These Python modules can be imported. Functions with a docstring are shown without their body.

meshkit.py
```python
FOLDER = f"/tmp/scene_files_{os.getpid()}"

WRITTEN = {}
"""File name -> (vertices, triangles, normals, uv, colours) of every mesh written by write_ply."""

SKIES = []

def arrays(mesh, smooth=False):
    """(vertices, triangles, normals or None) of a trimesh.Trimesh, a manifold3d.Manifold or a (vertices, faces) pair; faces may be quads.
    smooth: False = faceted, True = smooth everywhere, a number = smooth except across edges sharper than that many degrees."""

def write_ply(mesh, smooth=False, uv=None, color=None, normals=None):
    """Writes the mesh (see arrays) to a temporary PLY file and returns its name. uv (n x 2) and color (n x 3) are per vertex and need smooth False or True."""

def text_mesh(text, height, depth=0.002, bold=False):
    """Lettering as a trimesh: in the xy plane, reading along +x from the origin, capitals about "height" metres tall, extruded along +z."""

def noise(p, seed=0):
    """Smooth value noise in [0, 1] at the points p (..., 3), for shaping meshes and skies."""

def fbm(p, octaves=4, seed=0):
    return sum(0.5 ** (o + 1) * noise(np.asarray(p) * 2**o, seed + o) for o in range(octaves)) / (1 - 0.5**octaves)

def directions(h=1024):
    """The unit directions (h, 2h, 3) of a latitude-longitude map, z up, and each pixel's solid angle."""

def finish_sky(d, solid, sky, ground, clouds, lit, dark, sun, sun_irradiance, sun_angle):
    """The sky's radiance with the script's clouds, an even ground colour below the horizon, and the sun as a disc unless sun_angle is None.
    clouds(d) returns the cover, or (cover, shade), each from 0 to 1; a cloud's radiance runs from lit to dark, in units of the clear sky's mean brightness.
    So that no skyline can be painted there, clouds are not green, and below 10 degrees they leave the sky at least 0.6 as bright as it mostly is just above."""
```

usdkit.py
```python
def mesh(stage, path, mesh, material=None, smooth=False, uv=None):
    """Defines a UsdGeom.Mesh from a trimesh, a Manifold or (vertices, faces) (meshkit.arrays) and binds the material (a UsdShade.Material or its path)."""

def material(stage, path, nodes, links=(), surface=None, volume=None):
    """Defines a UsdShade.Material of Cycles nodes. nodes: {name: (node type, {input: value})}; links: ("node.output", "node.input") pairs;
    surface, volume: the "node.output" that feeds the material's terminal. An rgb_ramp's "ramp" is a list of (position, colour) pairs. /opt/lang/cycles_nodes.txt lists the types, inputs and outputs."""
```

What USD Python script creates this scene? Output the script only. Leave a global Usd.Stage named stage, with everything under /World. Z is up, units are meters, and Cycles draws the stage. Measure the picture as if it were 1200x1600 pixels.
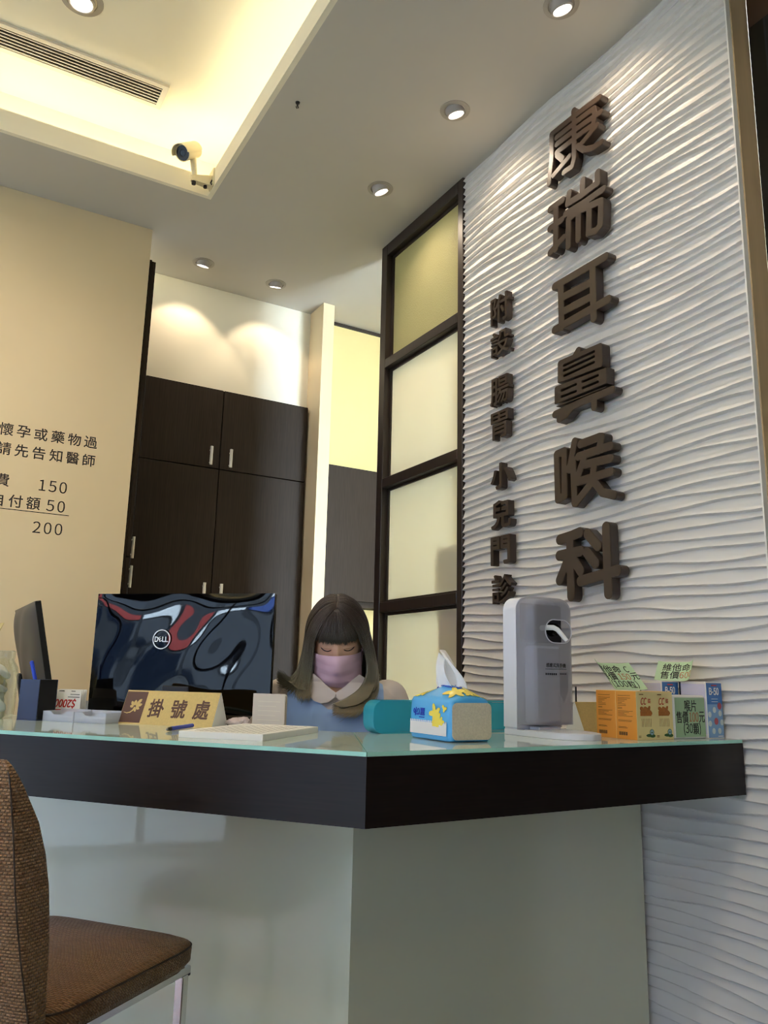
import math, random
import numpy as np
import trimesh
import usdkit, meshkit
import manifold3d as m3
from pxr import Usd, UsdGeom, UsdLux, UsdShade, Gf, Sdf, Vt
from shapely import affinity
from shapely.geometry import Polygon, LineString, Point, box as sbox
from shapely.ops import unary_union

stage = Usd.Stage.CreateInMemory()
UsdGeom.SetStageUpAxis(stage, "Z")
UsdGeom.Xform.Define(stage, "/World")
random.seed(7)
RNG = np.random.default_rng(7)

# ------------------------------------------------------------------ camera
YAW, PITCH, ROLL = (math.radians(a) for a in (29.9038, 11.7021, 1.3013))
EYE = np.array([0.0, 0.0, 1.24])
fw = np.array([math.sin(YAW) * math.cos(PITCH), math.cos(YAW) * math.cos(PITCH), math.sin(PITCH)])
rt = np.array([math.cos(YAW), -math.sin(YAW), 0.0])
up = np.cross(rt, fw)
rt, up = math.cos(ROLL) * rt + math.sin(ROLL) * up, -math.sin(ROLL) * rt + math.cos(ROLL) * up
cam = UsdGeom.Camera.Define(stage, "/World/Camera")
cam.AddTransformOp().Set(Gf.Matrix4d(*rt, 0, *up, 0, *(-fw), 0, *EYE, 1))
cam.CreateHorizontalApertureAttr(36.0)
cam.CreateVerticalApertureAttr(48.0)
cam.CreateFocalLengthAttr(36.0 * 1240.4 / 1200.0)
cam.CreateClippingRangeAttr(Gf.Vec2f(0.03, 1000))
cam.CreateExposureAttr(0.84)

# ------------------------------------------------------------------ daylight (street side, through the shopfront at X = -3.4)
sky = UsdLux.DomeLight.Define(stage, "/World/Sky")
sky.CreateColorAttr(Gf.Vec3f(0.70, 0.85, 1.0))
sky.CreateIntensityAttr(7.0)


# lamp strengths, used by the lamp builders below
SPOT_WARM = (1.0, 0.80, 0.58)
SPOT_POWER = 600.0
LOBBY_COLOR = (1.0, 0.90, 0.76)
COVE_POWER = 9.5
COVE_COLOR = (1.0, 0.89, 0.64)


def spot_light(name, at, towards, power, color, cone=38.0, soft=0.9, radius=0.022):
    l = UsdLux.SphereLight.Define(stage, "/World/" + name)
    z = -np.asarray(towards, float)
    z /= np.linalg.norm(z)
    x = np.cross([0.0, 1.0, 0.02], z)
    x /= np.linalg.norm(x)
    y = np.cross(z, x)
    l.AddTransformOp().Set(Gf.Matrix4d(*x, 0, *y, 0, *z, 0, *map(float, at), 1))
    l.CreateRadiusAttr(radius)
    l.CreateIntensityAttr(power)
    l.CreateColorAttr(Gf.Vec3f(*color))
    s = UsdLux.ShapingAPI.Apply(l.GetPrim())
    s.CreateShapingConeAngleAttr(cone)
    s.CreateShapingConeSoftnessAttr(soft)


# ------------------------------------------------------------------ helpers
def lin(r, g, b):
    return tuple((c / 255 / 12.92) if c / 255 <= 0.04045 else ((c / 255 + 0.055) / 1.055) ** 2.4 for c in (r, g, b))


MATS = {}


def mat(name, rgb, rough=0.5, noise=None, bump=None, stretch=(1, 1, 1), **kw):
    """Principled material. noise=(scale, amount): value variation of the thing's own colour; bump=(scale, strength, distance)."""
    c = lin(*rgb)
    nodes = {"p": ("principled_bsdf", {"base_color": c, "roughness": rough, **kw})}
    links = []
    if noise or bump:
        nodes["tc"] = ("texture_coordinate", {})
        nodes["mp"] = ("mapping", {"scale": stretch})
        links.append(("tc.object", "mp.vector"))
    if noise:
        nodes["n"] = ("noise_texture", {"scale": noise[0], "detail": 6.0, "roughness": 0.6})
        a = noise[1]
        nodes["r"] = ("rgb_ramp", {"ramp": [(0.25, tuple(v * (1 - a) for v in c)), (0.75, tuple(min(1, v * (1 + a)) for v in c))]})
        links += [("mp.vector", "n.vector"), ("n.fac", "r.fac"), ("r.color", "p.base_color")]
    if bump:
        nodes["bn"] = ("noise_texture", {"scale": bump[0], "detail": 4.0})
        nodes["b"] = ("bump", {"strength": bump[1], "distance": bump[2]})
        links += [("mp.vector", "bn.vector"), ("bn.fac", "b.height"), ("b.normal", "p.normal")]
    MATS[name] = usdkit.material(stage, "/World/Looks/" + name, nodes, links, surface="p.BSDF")
    return MATS[name]


def emit(name, color, strength):
    MATS[name] = usdkit.material(stage, "/World/Looks/" + name, {"e": ("emission", {"color": color, "strength": float(strength)})}, [], surface="e.emission")
    return MATS[name]


USED = set()
FRAMES = {}


def unique(parent, name):
    p, k = f"{parent}/{name}", 0
    while p in USED:
        k += 1
        p = f"{parent}/{name}_{k:03d}"
    USED.add(p)
    return p


def tag(prim, label=None, cat=None, group=None, kind=None):
    for k, v in (("label", label), ("category", cat), ("group", group), ("kind", kind)):
        if v:
            prim.SetCustomDataByKey(k, v)


def thing(name, label, cat, pos=(0, 0, 0), rz=0.0, group=None, kind=None):
    """An Xform at the thing's base. Its parts are given in world coordinates and stored relative to it."""
    path = unique("/World", name)
    x = UsdGeom.Xform.Define(stage, path)
    x.AddTranslateOp().Set(Gf.Vec3d(*map(float, pos)))
    x.AddRotateZOp().Set(math.degrees(rz))
    T = np.eye(4)
    T[:3, 3] = pos
    FRAMES[path] = T @ trimesh.transformations.rotation_matrix(rz, [0, 0, 1])
    tag(x.GetPrim(), label, cat, group, kind)
    return path


def part(parent, name, mesh, material, smooth=35, label=None, kind=None, world=True):
    """One mesh under a thing (or under a part: a sub-part). world=False: the mesh is already in the thing's own frame."""
    path = unique(parent, name)
    root = "/".join(parent.split("/")[:3])
    if hasattr(mesh, "to_mesh"):
        q = mesh.to_mesh()
        mesh = trimesh.Trimesh(q.vert_properties[:, :3], q.tri_verts, process=False)
    mesh = mesh.copy()
    if world:
        mesh.apply_transform(np.linalg.inv(FRAMES[root]))
    u = usdkit.mesh(stage, path, mesh, MATS[material] if isinstance(material, str) else material, smooth=smooth)
    tag(u.GetPrim(), label, kind=kind)
    return path


def single(name, mesh, material, smooth=35, label=None, cat=None, group=None, kind=None):
    path = unique("/World", name)
    if hasattr(mesh, "to_mesh"):
        q = mesh.to_mesh()
        mesh = trimesh.Trimesh(q.vert_properties[:, :3], q.tri_verts, process=False)
    u = usdkit.mesh(stage, path, mesh, MATS[material] if isinstance(material, str) else material, smooth=smooth)
    tag(u.GetPrim(), label, cat, group, kind)
    return path


def hull(pts):
    return m3.Manifold.hull_points(np.asarray(pts, float))


def bx(x0, x1, y0, y1, z0, z1, c=0.0):
    """Axis box with chamfered edges."""
    P = []
    xs, ys, zs = sorted((x0, x1)), sorted((y0, y1)), sorted((z0, z1))
    if c <= 0:
        b = trimesh.creation.box([xs[1] - xs[0], ys[1] - ys[0], zs[1] - zs[0]])
        b.apply_translation([sum(xs) / 2, sum(ys) / 2, sum(zs) / 2])
        return b
    for i, sx in ((0, 1), (1, -1)):
        for j, sy in ((0, 1), (1, -1)):
            for k, sz in ((0, 1), (1, -1)):
                x, y, z = xs[i], ys[j], zs[k]
                P += [(x, y + sy * c, z + sz * c), (x + sx * c, y, z + sz * c), (x + sx * c, y + sy * c, z)]
    return mm(hull(P))


def mm(man):
    q = man.to_mesh()
    return trimesh.Trimesh(q.vert_properties[:, :3], q.tri_verts, process=False)


def man(t):
    return m3.Manifold(m3.Mesh(np.asarray(t.vertices, np.float32), np.asarray(t.faces, np.uint32)))


def cat_(*ms):
    return trimesh.util.concatenate([mm(x) if hasattr(x, "to_mesh") else x for x in ms])


def prism(poly, h, z=0.0):
    """Extrude a shapely polygon (or multipolygon) along +z."""
    gs = [g for g in getattr(poly, "geoms", [poly]) if g.area > 1e-10]
    m = cat_(*[trimesh.creation.extrude_polygon(g, h, engine="earcut") for g in gs])
    m.apply_translation([0, 0, z])
    return m


def frame(o, ex, ey, ez):
    T = np.eye(4)
    T[:3, 0], T[:3, 1], T[:3, 2], T[:3, 3] = ex, ey, ez, o
    return T


def moved(m, T):
    m = m.copy()
    m.apply_transform(T)
    return m


def rrect(w, h, r, n=8):
    return sbox(-w / 2 + r, -h / 2 + r, w / 2 - r, h / 2 - r).buffer(r, quad_segs=n)


def tube(pts, r, n=10, cap=True):
    pts = np.asarray(pts, float)
    r = np.broadcast_to(np.asarray(r, float), len(pts))
    d = np.gradient(pts, axis=0)
    d /= np.linalg.norm(d, axis=1, keepdims=True)
    a = np.array([0, 0, 1.0]) if abs(d[0][2]) < 0.9 else np.array([1.0, 0, 0])
    V, Fc = [], []
    for p, t, q in zip(pts, d, r):
        s = np.cross(a, t)
        s /= np.linalg.norm(s)
        a = np.cross(t, s)
        th = np.linspace(0, 2 * math.pi, n, endpoint=False)
        V.append(p + q * (np.cos(th)[:, None] * s + np.sin(th)[:, None] * a))
    k = len(pts)
    V = np.vstack(V)
    for i in range(k - 1):
        for j in range(n):
            j2 = (j + 1) % n
            Fc += [(i * n + j, i * n + j2, (i + 1) * n + j2), (i * n + j, (i + 1) * n + j2, (i + 1) * n + j)]
    if cap:
        V = np.vstack([V, pts[0], pts[-1]])
        for j in range(n):
            j2 = (j + 1) % n
            Fc += [(k * n, j2, j), (k * n + 1, (k - 1) * n + j, (k - 1) * n + j2)]
    return trimesh.Trimesh(V, Fc, process=False)


def lathe(profile, n=32):
    """Revolve (r, z) pairs about z, closed at the ends when r = 0."""
    return trimesh.creation.revolve(np.asarray(profile, float), sections=n)


def sheet(fn, nu, nv, t=0.0):
    """Grid surface fn(u, v) -> point, u and v in 0..1; t: thickness along the normals (closed)."""
    U, W = np.meshgrid(np.linspace(0, 1, nu), np.linspace(0, 1, nv), indexing="ij")
    P = np.asarray(fn(U, W), float)
    P = np.moveaxis(P, 0, -1) if P.shape[0] == 3 and P.shape[-1] != 3 else P
    du, dv = np.gradient(P, axis=0), np.gradient(P, axis=1)
    N = np.cross(du, dv)
    N /= np.maximum(np.linalg.norm(N, axis=-1, keepdims=True), 1e-12)
    ix = np.arange(nu * nv).reshape(nu, nv)
    q = np.stack([ix[:-1, :-1], ix[1:, :-1], ix[1:, 1:], ix[:-1, 1:]], -1).reshape(-1, 4)
    V = P.reshape(-1, 3)
    if t <= 0:
        return trimesh.Trimesh(V, np.vstack([q[:, [0, 1, 2]], q[:, [0, 2, 3]]]), process=False)
    V2 = (P - N * t).reshape(-1, 3)
    k = nu * nv
    F = [q, q[:, ::-1] + k]
    for e in (ix[0, :], ix[-1, ::-1], ix[::-1, 0], ix[:, -1]):
        F.append(np.stack([e[:-1], e[1:], e[1:] + k, e[:-1] + k], -1))
    F = np.vstack(F)
    return trimesh.Trimesh(np.vstack([V, V2]), np.vstack([F[:, [0, 1, 2]], F[:, [0, 2, 3]]]), process=False)


# outlines of the characters, on a 1/170 em grid (x + 0.1, y + 0.3)
GLYPHS = {
    '附': (1.0, "įŏįśřśřƀŦƀŦŜŵśŵŏŦŏŦñťíşçŖæŖåņåņéŃðŃòŗòřôřŏ ĳĸĳĺĹĽĽĽŋĢŎėńēĿğļĤļħ ćŁĈńČŇėŗġūĨƁĪƂĴſİůħŞħæěæěńĚŅĘŃĖľĐķčĹČĻ ßŻĄŻĆżĎŷăŔÿŊÿŇąĿĊĳċĨČħČğċĞċėĈĐÿĊòĊòđðĔðĖöĕ÷ĖüĖĀĚāĞāĩĀĪÿĳúĽóŇúŝÿůëůêåßå"),
    '設': (1.0, "àĢēĢēóĖòģöĶĀĸăıĊĤĞĠĦĠĩĢĩģīĘīĘķŦķūĴŨĩşĘŘďŘĎŏąŎĂŒÿš÷űòŵòŵðŲíŮæŬåŚìŊôńùłùĹóĳñĲïĚåĘåėéĒðìðìçàç īĩĵĘŃĊŐęŚĪĬī ìûćûćėìė àŅàŎáŏĒŏēŎēņĖņęňĢőħŜħŠĨšĨżŜżŜŒŝŏŮŎŰŏűōűńŗńŕŅœŇőōŐŰĵŰĴŝıœĨŅĜĻēŅ ÚśÚŦęŦęś àĸēĸēįàį ìŽíſóƂöƂýźăŭüŪúŨøŨñŶ"),
    '腸': (1.0, "ÖëÞĀÞąàċàēáĔáĝâĞâżĐżĐđĞğĨįħıĔıĔĻĕļŵļŵıĶıĲĨİĦİĥŰĥŬ÷ŪïťçŝåŎåŋïŋðŚðŝñŠùŠÿšÿţĔŤĕţĚŘĚŔċŌüŊúńîĽæĺæĳíĻõłÿŋĒōęōĚŀĚĹċķĊĶĆİýĥòĥðĞëĝìęïĖóęôģþģĀħăħąĮĎĴĘĳĚĩĚĢēĢđĘćĖćĒċĐċĐñďðďìĊçćæôåññāñĄôăĠíğéĀâæßåÝç îĬĄĬĄňîň ïŰîŔĄŔĄŰ ĠżũżũņĠņ īŐŜŏŜŜĬŜ īŧŜŦŜŲĬŲ"),
    '胃': (1.0, "æŹŦŹŦłæł īŌŘŋřŘĬř īţĭŢŗŢřţřůĬů óŌğŋĠŘôř óŢĞŢĠţĠůôů òĶŚĶŚðŘëŔçŏçŎæĶæĳñŋñōòōāÿāÿåòå ÿĢōġōĬÿĬ ĀėÿĊōċōė"),
    '小': (1.0, "ŉœŉŕōŗŖřŢłŤŁŦĺŬĮŶĔŷčŴČũćŨďŝĭŏŊ ĂíĀòĜòĠõĠƀĭƀĭðĬíĨèěåĄå ÖđÞěèİðņóŘĂŖøĳñģñġêĕãĊ"),
    '兒': (1.0, "ÚïÜñêôúýąĉĉđČĞčĨìĨíŴÿŸċŽđžĖƁęƁğŻĢźĢŸĜŷęŵĖŵċŰĈŰùŬúŗĞŗĝŋúŋùĶûĴŔĴŕŋİŋİŗŔŗŕūĭūĭŷšŷšĨļĨļõĿòšòťöŦùŧČũČŲĉűøŭíŦèĹèĴëİðİöį÷ĮĨĜĨĚěĖčďÿĄôõìâåàåßé"),
    '門': (1.0, "ĭźŬźŬðŪëťçśæŚåŅåŁòŜòşõşĻĭĻ ĹŇşņşŖĺŗ ĹšşŠşůĺů áźĝźĝĻîĻîåáå îŇđņĒŖîŗ îšđšĒůîů"),
    '診': (1.0, "ēŋĔŎęőġŘģŘĮŤįŦĳũĳūĺŴŁƂŌſŉŸŌųŐůőŭŢŜŤŜůœŶŏŶōŮŅŪņŖŗŖřŌŢŌţńŭļŤļţĸşĸŝĢňěńęń ęïĚñĞñĮöńĂŗĒŗĔśėşĞŠĢūĝŨĖŠČşĊŖāŔāŐýńôļñĸîġåğæĝê ĢēģĕĥĕīęıěľĦŀĦōĳōĵœĻŜķŜĵŗįŗĭņĜńĜŁĘıĎĩĊ ĞĲğĴĢĵīļĭĽıŁĳŁľōŃŔňœōŏŇņĸķĶķĳĳıĳĨīĥĪ ØśØŦĔŦĔś ßĢĐĢĐðêðéçßç éûąûąėêė ßĸďĸďįßį ßŎàŏďŏďŅßŅ ëŽìſòƂõƂûŹāŭýŪöŨïŸ"),
    '懷': (1.0, "ýĄÿĆĂĆĝĐĬėķĠĻĠńĝŁęŇĎŌĉŖďŤĘŨėŬēŬđšĉŖĄŕāşûŨöűôŴòŭéŤìřñŘóőöōúŋúŃăłąļċĹēķēĦĉĦöīõŁûŁñĺðĚåĖïęðěõěĄĖăēāĆýĂýĀā ĆŵĳŵĴŸĲŻıƀļƂłŵŲŵŲūĆū ŉĤŌīŎīůģůĠŭĝŭĚŪĚŧĜŠĞřġ ĎţūţūłĎł ŎŊŠŉŠśŏś ĳŊŅŉŅśĳś ĘŊĩŉĩśĘś ŋĴŌķřĹťĽũĽūĸūĶŦĴŘĲŗıŐıŏİŌı ĶĽłĽłĢĶĢ ĈğĈģĘĦĪĬĬĬĭĪĭĤėĜĊęĊĜ ĩĭĝĲęĲĒĵĊĶĊķĎĽĢĹĬĵ ĀŐúŤăŦĆřĈŕĊņĂŃ ìƂ÷Ƃ÷åìå ÕĵÛňÝŠÞŢæŠäņãŅàĴÞĲØĵ"),
    '孕': (1.0, "ØĐØěğěĠĩĦīĵĶĴķÿķÿĿýĿòĴìİáīÚĵçĻõŉþśĂŬāůâůâŻņŻņŵłŤłšŬŠŪŁŦĳšįŞĭōĭŋķŊĸľįĴĩĳħĭĥĬĜŴěŴĐĭĐĬîīëĦæĝåĜäĉäąðĞðğñğĐ ĉŕĀńĀŃŉŃōĿŎľŎĻŋĺŌĸŘĸśĺŝŀşŕĳŖĸůďůĎŤ"),
    '或': (1.0, "ÝŚÝŧįŧĮƁİƂļƂļūľŧŢŧŢũŜŬŚůŇźōƁŐƁśżŝźŧŵūůťŧŰŧŰŚĿŚľōĿŌŀŃŁŃńĩŇĠōĩŕĸŜōšōũŋŦľšĴŠĲŖĞŋĎŔüŘöŞóţóŦöŨýŨĄũąũĒůĎŵċŲ÷ŮìŪçťåŘæōîōðŇöŃĀŁĂĬïĠæĜæĔðĞõĨþĪþļĐķĤĵĵĴĶıŚ ÜúÜÿçĀçāČćđĉħĎĨāğĀċúćúøöôöïôåóàñÞñÝú æŋĢŋĢėæė òĤôĢĕĢĕĿòĿ"),
    '藥': (1.0, "Úî×òÛòðùĆĄđČĐĎÛĎÛĘĠęğģčģČġĄğĂĤúĤùģæġáğÞĨàĨéĲéĴìĶòĿðĿïľèľçĽßļÝņßņãŋéŔðţøŠøŝòŒëŉëŇøňþŔĆŐĆōĄŌăňøĸîĬîĪþĭÿİüĵüķĀĹĄĹĉĭĊĨČħčŚĝŚġŤġŨĥŨĭŦĩŝĪŚĿŚĿģĭģĭĘűĘűĎĺčĽĊņăœýŖýŘûŧõŴóŴñŭèŜíńøķāĴĄĳĄĭĉĬåĠåğĊĘĄĖĄĔāćøêëßç ėĭĳĬĴĺĘĺ ėńĳŃĴŐĘŐ ÛŬÛŷāŷĂƂďƂďŸĐŷļŷļƂŉƂŊŷŲŷŲŬŊŬŉşļşļŬďŬďşĂşāŬ ńļłņņňŎŕŕŤŜšŝŞŗœőŋőňŝňŤŕūŒŬŏşĻŔĮŔĬţĭťİŢĵŢĸũĺŰīŲĢŪğũĥŤĥŤĤŔģŔĢņĠńĥńĩņĩōıōĳőĶŗĿŒĿŒľŋľ"),
    '物': (1.0, "ďŀďŃĘŎĢšĩŶīƂķƀĶŸıũıŦŲŦŰĴůĳůĥŮĤŬćūćūāŨôšëśçŅçłôŕóŚöŜûşćŢĠţĠťŌŦōŦŚşŚŝŘŜŏŘľŖĻŖķŔĴŐĨŋĞŋěłĈĹüĶùĶ÷ħèĥèġìĜïĜñĠóīþīĀĳĈĹĔĻĕňĲŎņœŚŅŚĽłĴĬĲīİĥħĘěċĒĒđĔĔĕĚĜĚĝĞġĩıĶōĹŖĹŚĬŚģňĘĹ ÖŀÝŔâŹíŷêŠ÷ş÷ƂăƂăŠĔşĔœăŒăıąıĖĶĘĭĘĪċħăģăå÷å÷ğôĠÛė×Ġ×ĤÚĥáĦåĨéĨ÷ĭ÷ŒèœæőäŅàĺÞĺ"),
    '過': (1.0, "ÕðÕòÞúßýáýæăïĈïļØļØňûňüąćüď÷ĝõĞôŖôŗõŦõŧöŷ÷ŴïŴéŬéūèģçĢèęèčìĄðõûðûîøìøìöæòßæÜçÛé ċňĘŉĘżŞżŞŉūňŬŇŬĈūĈūăŦÿŒþŎĆŎĈşĈŠĊŠĽėĽĖþċþ ĤŦłťłňŒňŒŲĤŲ ĤŉĸňĸśĤś ĥĲŒĲŒďİďįčĮćĥć ĮĘŇėŇĩįĩ àŹáżãżåſéƀĀŪĀŨăŦăŤāţúŝøŝôŤ"),
    '請': (1.0, "ĖŎľŏľřĠřĠţľţľŭĚŭĚŷľŷľƂŋƂŌŷŰŷŰŭŋŭŌţŮţŮŚŭřŌřŋŏŴŎŴŅĖŅ ģĺŪĺŪòũñũìŦçŞåōåŊïŊðŝðŝĆİĆİåģå İďŝďŝěİě İĦŝĥŝİİı ØśØŦĕŦĕś ßĢđĢđðêðéçßç éûąûąėêė ßĸĐĸĐįßį ßŅßŏďŏĐŎĐŅ ëŽìſòƂõƂûŹýŵÿŴāŭùŨöŨôůòŰïŸ"),
    '先': (1.0, "ÚîÚðßñëöúăĂĐćĥćĬÜĬÜĹĠĺğśýśóňîłìłêńãŇãŉéőòŢùŷúžćżćŸĂŪăŨğŨĠƂĬƂĭŨťŨťŜŤśĭśĬĺŰĹŰĬŃĬŃöņôŢôť÷ŧüŧĊŨĎũĎŪČŴĈűõůïŬëŨèšèŠçňçŇèĻéķîĶñĵĬĕĬđēČćĆýùðååáäßé"),
    '告': (1.0, "ÜķÜŃģŃĢŞùŞöŘéŇÞōàŒåŖåŘíšöųöŶüƁćžĆŸĀŬĀŪĢŪģƂıƂıŪťŪťŞıŞıŃűŃűķ ñĦŝĦŝäőäŐîþîþäñä þĚþùŐúŐĚ"),
    '知': (1.0, "ĮŴūŴūíŞíŞøĻøĺëįë ĺąŞąŞŨĺŧ ×ïÜôÝôçþçĀîćõĖúĪúıÚıØĲØĽûľûşðşîŞîśâŅàŅÝň×ŋ×ŎÜœäťçŲéŶìƂïƂïƁøƀõűóŮôūĤūĤşĈşĈľĨĽĨıĈıĆĦěĐĜĎĤĆĨĀġøġöğöęýęþĕĂĕĄđćđĉċĎċďĆĔĆĖăėĂėÿċ÷þòøòöäèßæÞé"),
    '醫': (1.0, "ØħØİŴİŴħĻĦļĠţĠŤğŤåŘåŘëŖíöíõåéåéğëĠēĠĔĦ õõŗôŘúöú õăŗĂŘĆĶĈıčİėĞėĜĒĕċćĆüĄ÷Ċ÷ČýčĊĐĒĔĒĖöė ļėĻĐĽďŘďŗė ğĠİĠıĦğħ âŽħŽħŵĄŵāŮĢŭģŬģŦĐŦĐŝĦŜĦŕđŕđœģŇģŅĠłğĿĨľĨĺĭĺĺĿŁłĿŅĻŇįŋİŏĳœĶœĹőĻŐŌŉŏŌőŌŗœŖŕĭŕĭŜĩşĦťĮŨĳŭĵűĵžŞžŞŪŮŪůũůŢřŢŔŧœŴŀŵļŨĳŞţŝŧśşōŗŅŘŃũĻŪĸŨĴŦĲţĲšĴŏĽŌĽľĶĲĲĭĲīķĩĸĨĶãĶâķ úŀûľĝľĞĿĖŇČōĆŇ ïŢñŦ÷ŭúųúŵíŴíĿôľõŁñņ÷ŇÿŌĄŒĄŔðŕðŜĆŜĆťüŦöŞ"),
    '師': (1.0, "ĘŮĘźŴźŴŮŌŮōřŮřŮćŭĄŧĀŞĀŝÿŗÿŖĀŖăœĊšĊţČţōōōŌæŋåŀåĿōĪōĪÿğÿğŘĠřĿřĿŮ ßũìũíŪôƂāƁĂƀûŮùŬúũĒũĒĹëĹêĪĔĩĔöëöêëßë êĂĈāĈĝĆğëĞ êŅĆńĆŞëŞ"),
    '費': (1.0, "ÛîÝðæñÿøĉþĈÿðÿðĴíĵäĲàĲÞĸÛĻôłĂŊāŋæŋèŒéŞêşëŧčŧĎŰãŰãŹčŹĎƂęƂĚŹĲŹĳƂĿƂŀŹŦŹŦŞŀŞŀŔŰŔůňŬŀŦļŞļŞÿňÿŇþňýűïŰíũæŦæŖîĶøĺýĹÿĐÿĐýĖúėøĀîååãå œŃŒŅšŅţŋŀŋŀŀŒŀ ŀŰŀŧŚŧřŰ ýĒýćŒĈőĒ ýĥýĚŒěőĥ ýķýĬŒĭőķ ĉŁĊŀĲŀĳŋĔŋĒň ĘŗėŖĘŔĲŔĳŞęŞ ĚŰĚŧĳŧĲŰ öŞôŚõŔĊŔČŚČŞ"),
    '自': (1.0, "íūĘūğƂĬƁĬŽĥŭĦūšūšæŕæŔïúïùåíå ùŇûŅŔŅŕŞúŞ úĔùüûúŕûŔĔ úĹúĠŕĠŔĹ"),
    '付': (1.0, "ċŏċŜŐŜőƀŝƀŝŞşŜŴŜŴŏŝŏŝïŚéœæōæŌåİåįèīðīòŎòŐõŐŏ ėĶėĹĢĽıħĻĔĵĐįĎĢħ ×ĻäŉäŋçŎçŏêŒñŜüűýŴāźăƁďžĐżčŷĉŭþŘþæýåñåñŁïłíĿèĸàİÞıÝĴ"),
    '額': (1.0, "ŒúœþŘăŚăţüŨùŪöŬöŵîůèůæŬåŤíţîŖø ĩůĩźŴźŴůŔůœŮŏšŐŞŮŞŮĆŭąįąįŞńŞŇů ĹđšĐšĠĺġ ĹīšĪšĹĺĹ ĹŅšńšœĺŔ ģêĠïı÷ľĂłĂňûŇøłöĿóĨåĤæ ×Ğ×Ġéħ÷ı÷ĳóĴìĹìĻòłøľúļĀĺĆŀČŋČŌöŌñňîłåĹáķÛĿàŃêŏïŕôšþŠýŚúŗûŖĖŖĘŕęŖęŨæŨåŕÜŕÜŲúųúŴöżöſþƂāƁćųĤŲĤŕęŔěŒĚōĕŃĊĴČĲĤģġĞěĘěæĐæďìòìñææææėãėàĕÝĕ íěíĚėĚĘěėĝĄĪāĪ òĐñöďöďď"),
    '掛': (1.0, "ŋƂŗƂŗŋŝŇŷıŲĨŰĦŮĦŭĩŞĸŜĸřļŗļŗåŋå ĄïĂùĄúġþġėĉėĉĢĠĢġĹĬĹĭĢńĢńėĭėĬĀňĄňùĬõīôĦôĥóğóğòęòĘñĒñĒðČðċï ćŉĈŊĢŋĢŠċŠċūġūĢƂĬƂĭūłūłŠĭŠĬŋņŊņŀćŀ Õĩ×īÛīíıíœØŔØşìŠíƂøƂøŠĈşĈŔøœøķüĶĉĺĊįøĨøíõèñæÞåÛîÛñëñíóíģëĤØĞ"),
    '號': (1.0, "ĢíĢïħñĭùĲāĴĐĵĐĶĠŚĠŚöŝôŧôū÷ŬĉŶĄŴðůëŧèŕéŏïŏĕŀĕļÿĶñĩå ĎìĎîĐïēöĘąĚĕěĖěĠĜĠĜŠľšľƂŊƂŋŷŭŷŭŬŋŬŊšűŠŵşŴŕŮłŪłťńŧŒŨŒŧŖňŕňňŞŊşňşŁňľňĶŉĳŋĲšĲŤĴŤļŧļŮĹŬĭŨĩťĨŇĨŁĪĽįĽĽĭĻīŃīŅįņĹņĽŇĽŕĩŖĨĥħĤĦĐĥďĢýĝñėå ×ĵ×ĿØŁĕŁĕĵóĵñĳñįïĨïĤďĤĎĐčďĊøćîĂèÿçëççòúòüóĀüăęàęäħæĴ àŎàŻđŻđŎ éřćŘćűêű"),
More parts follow.
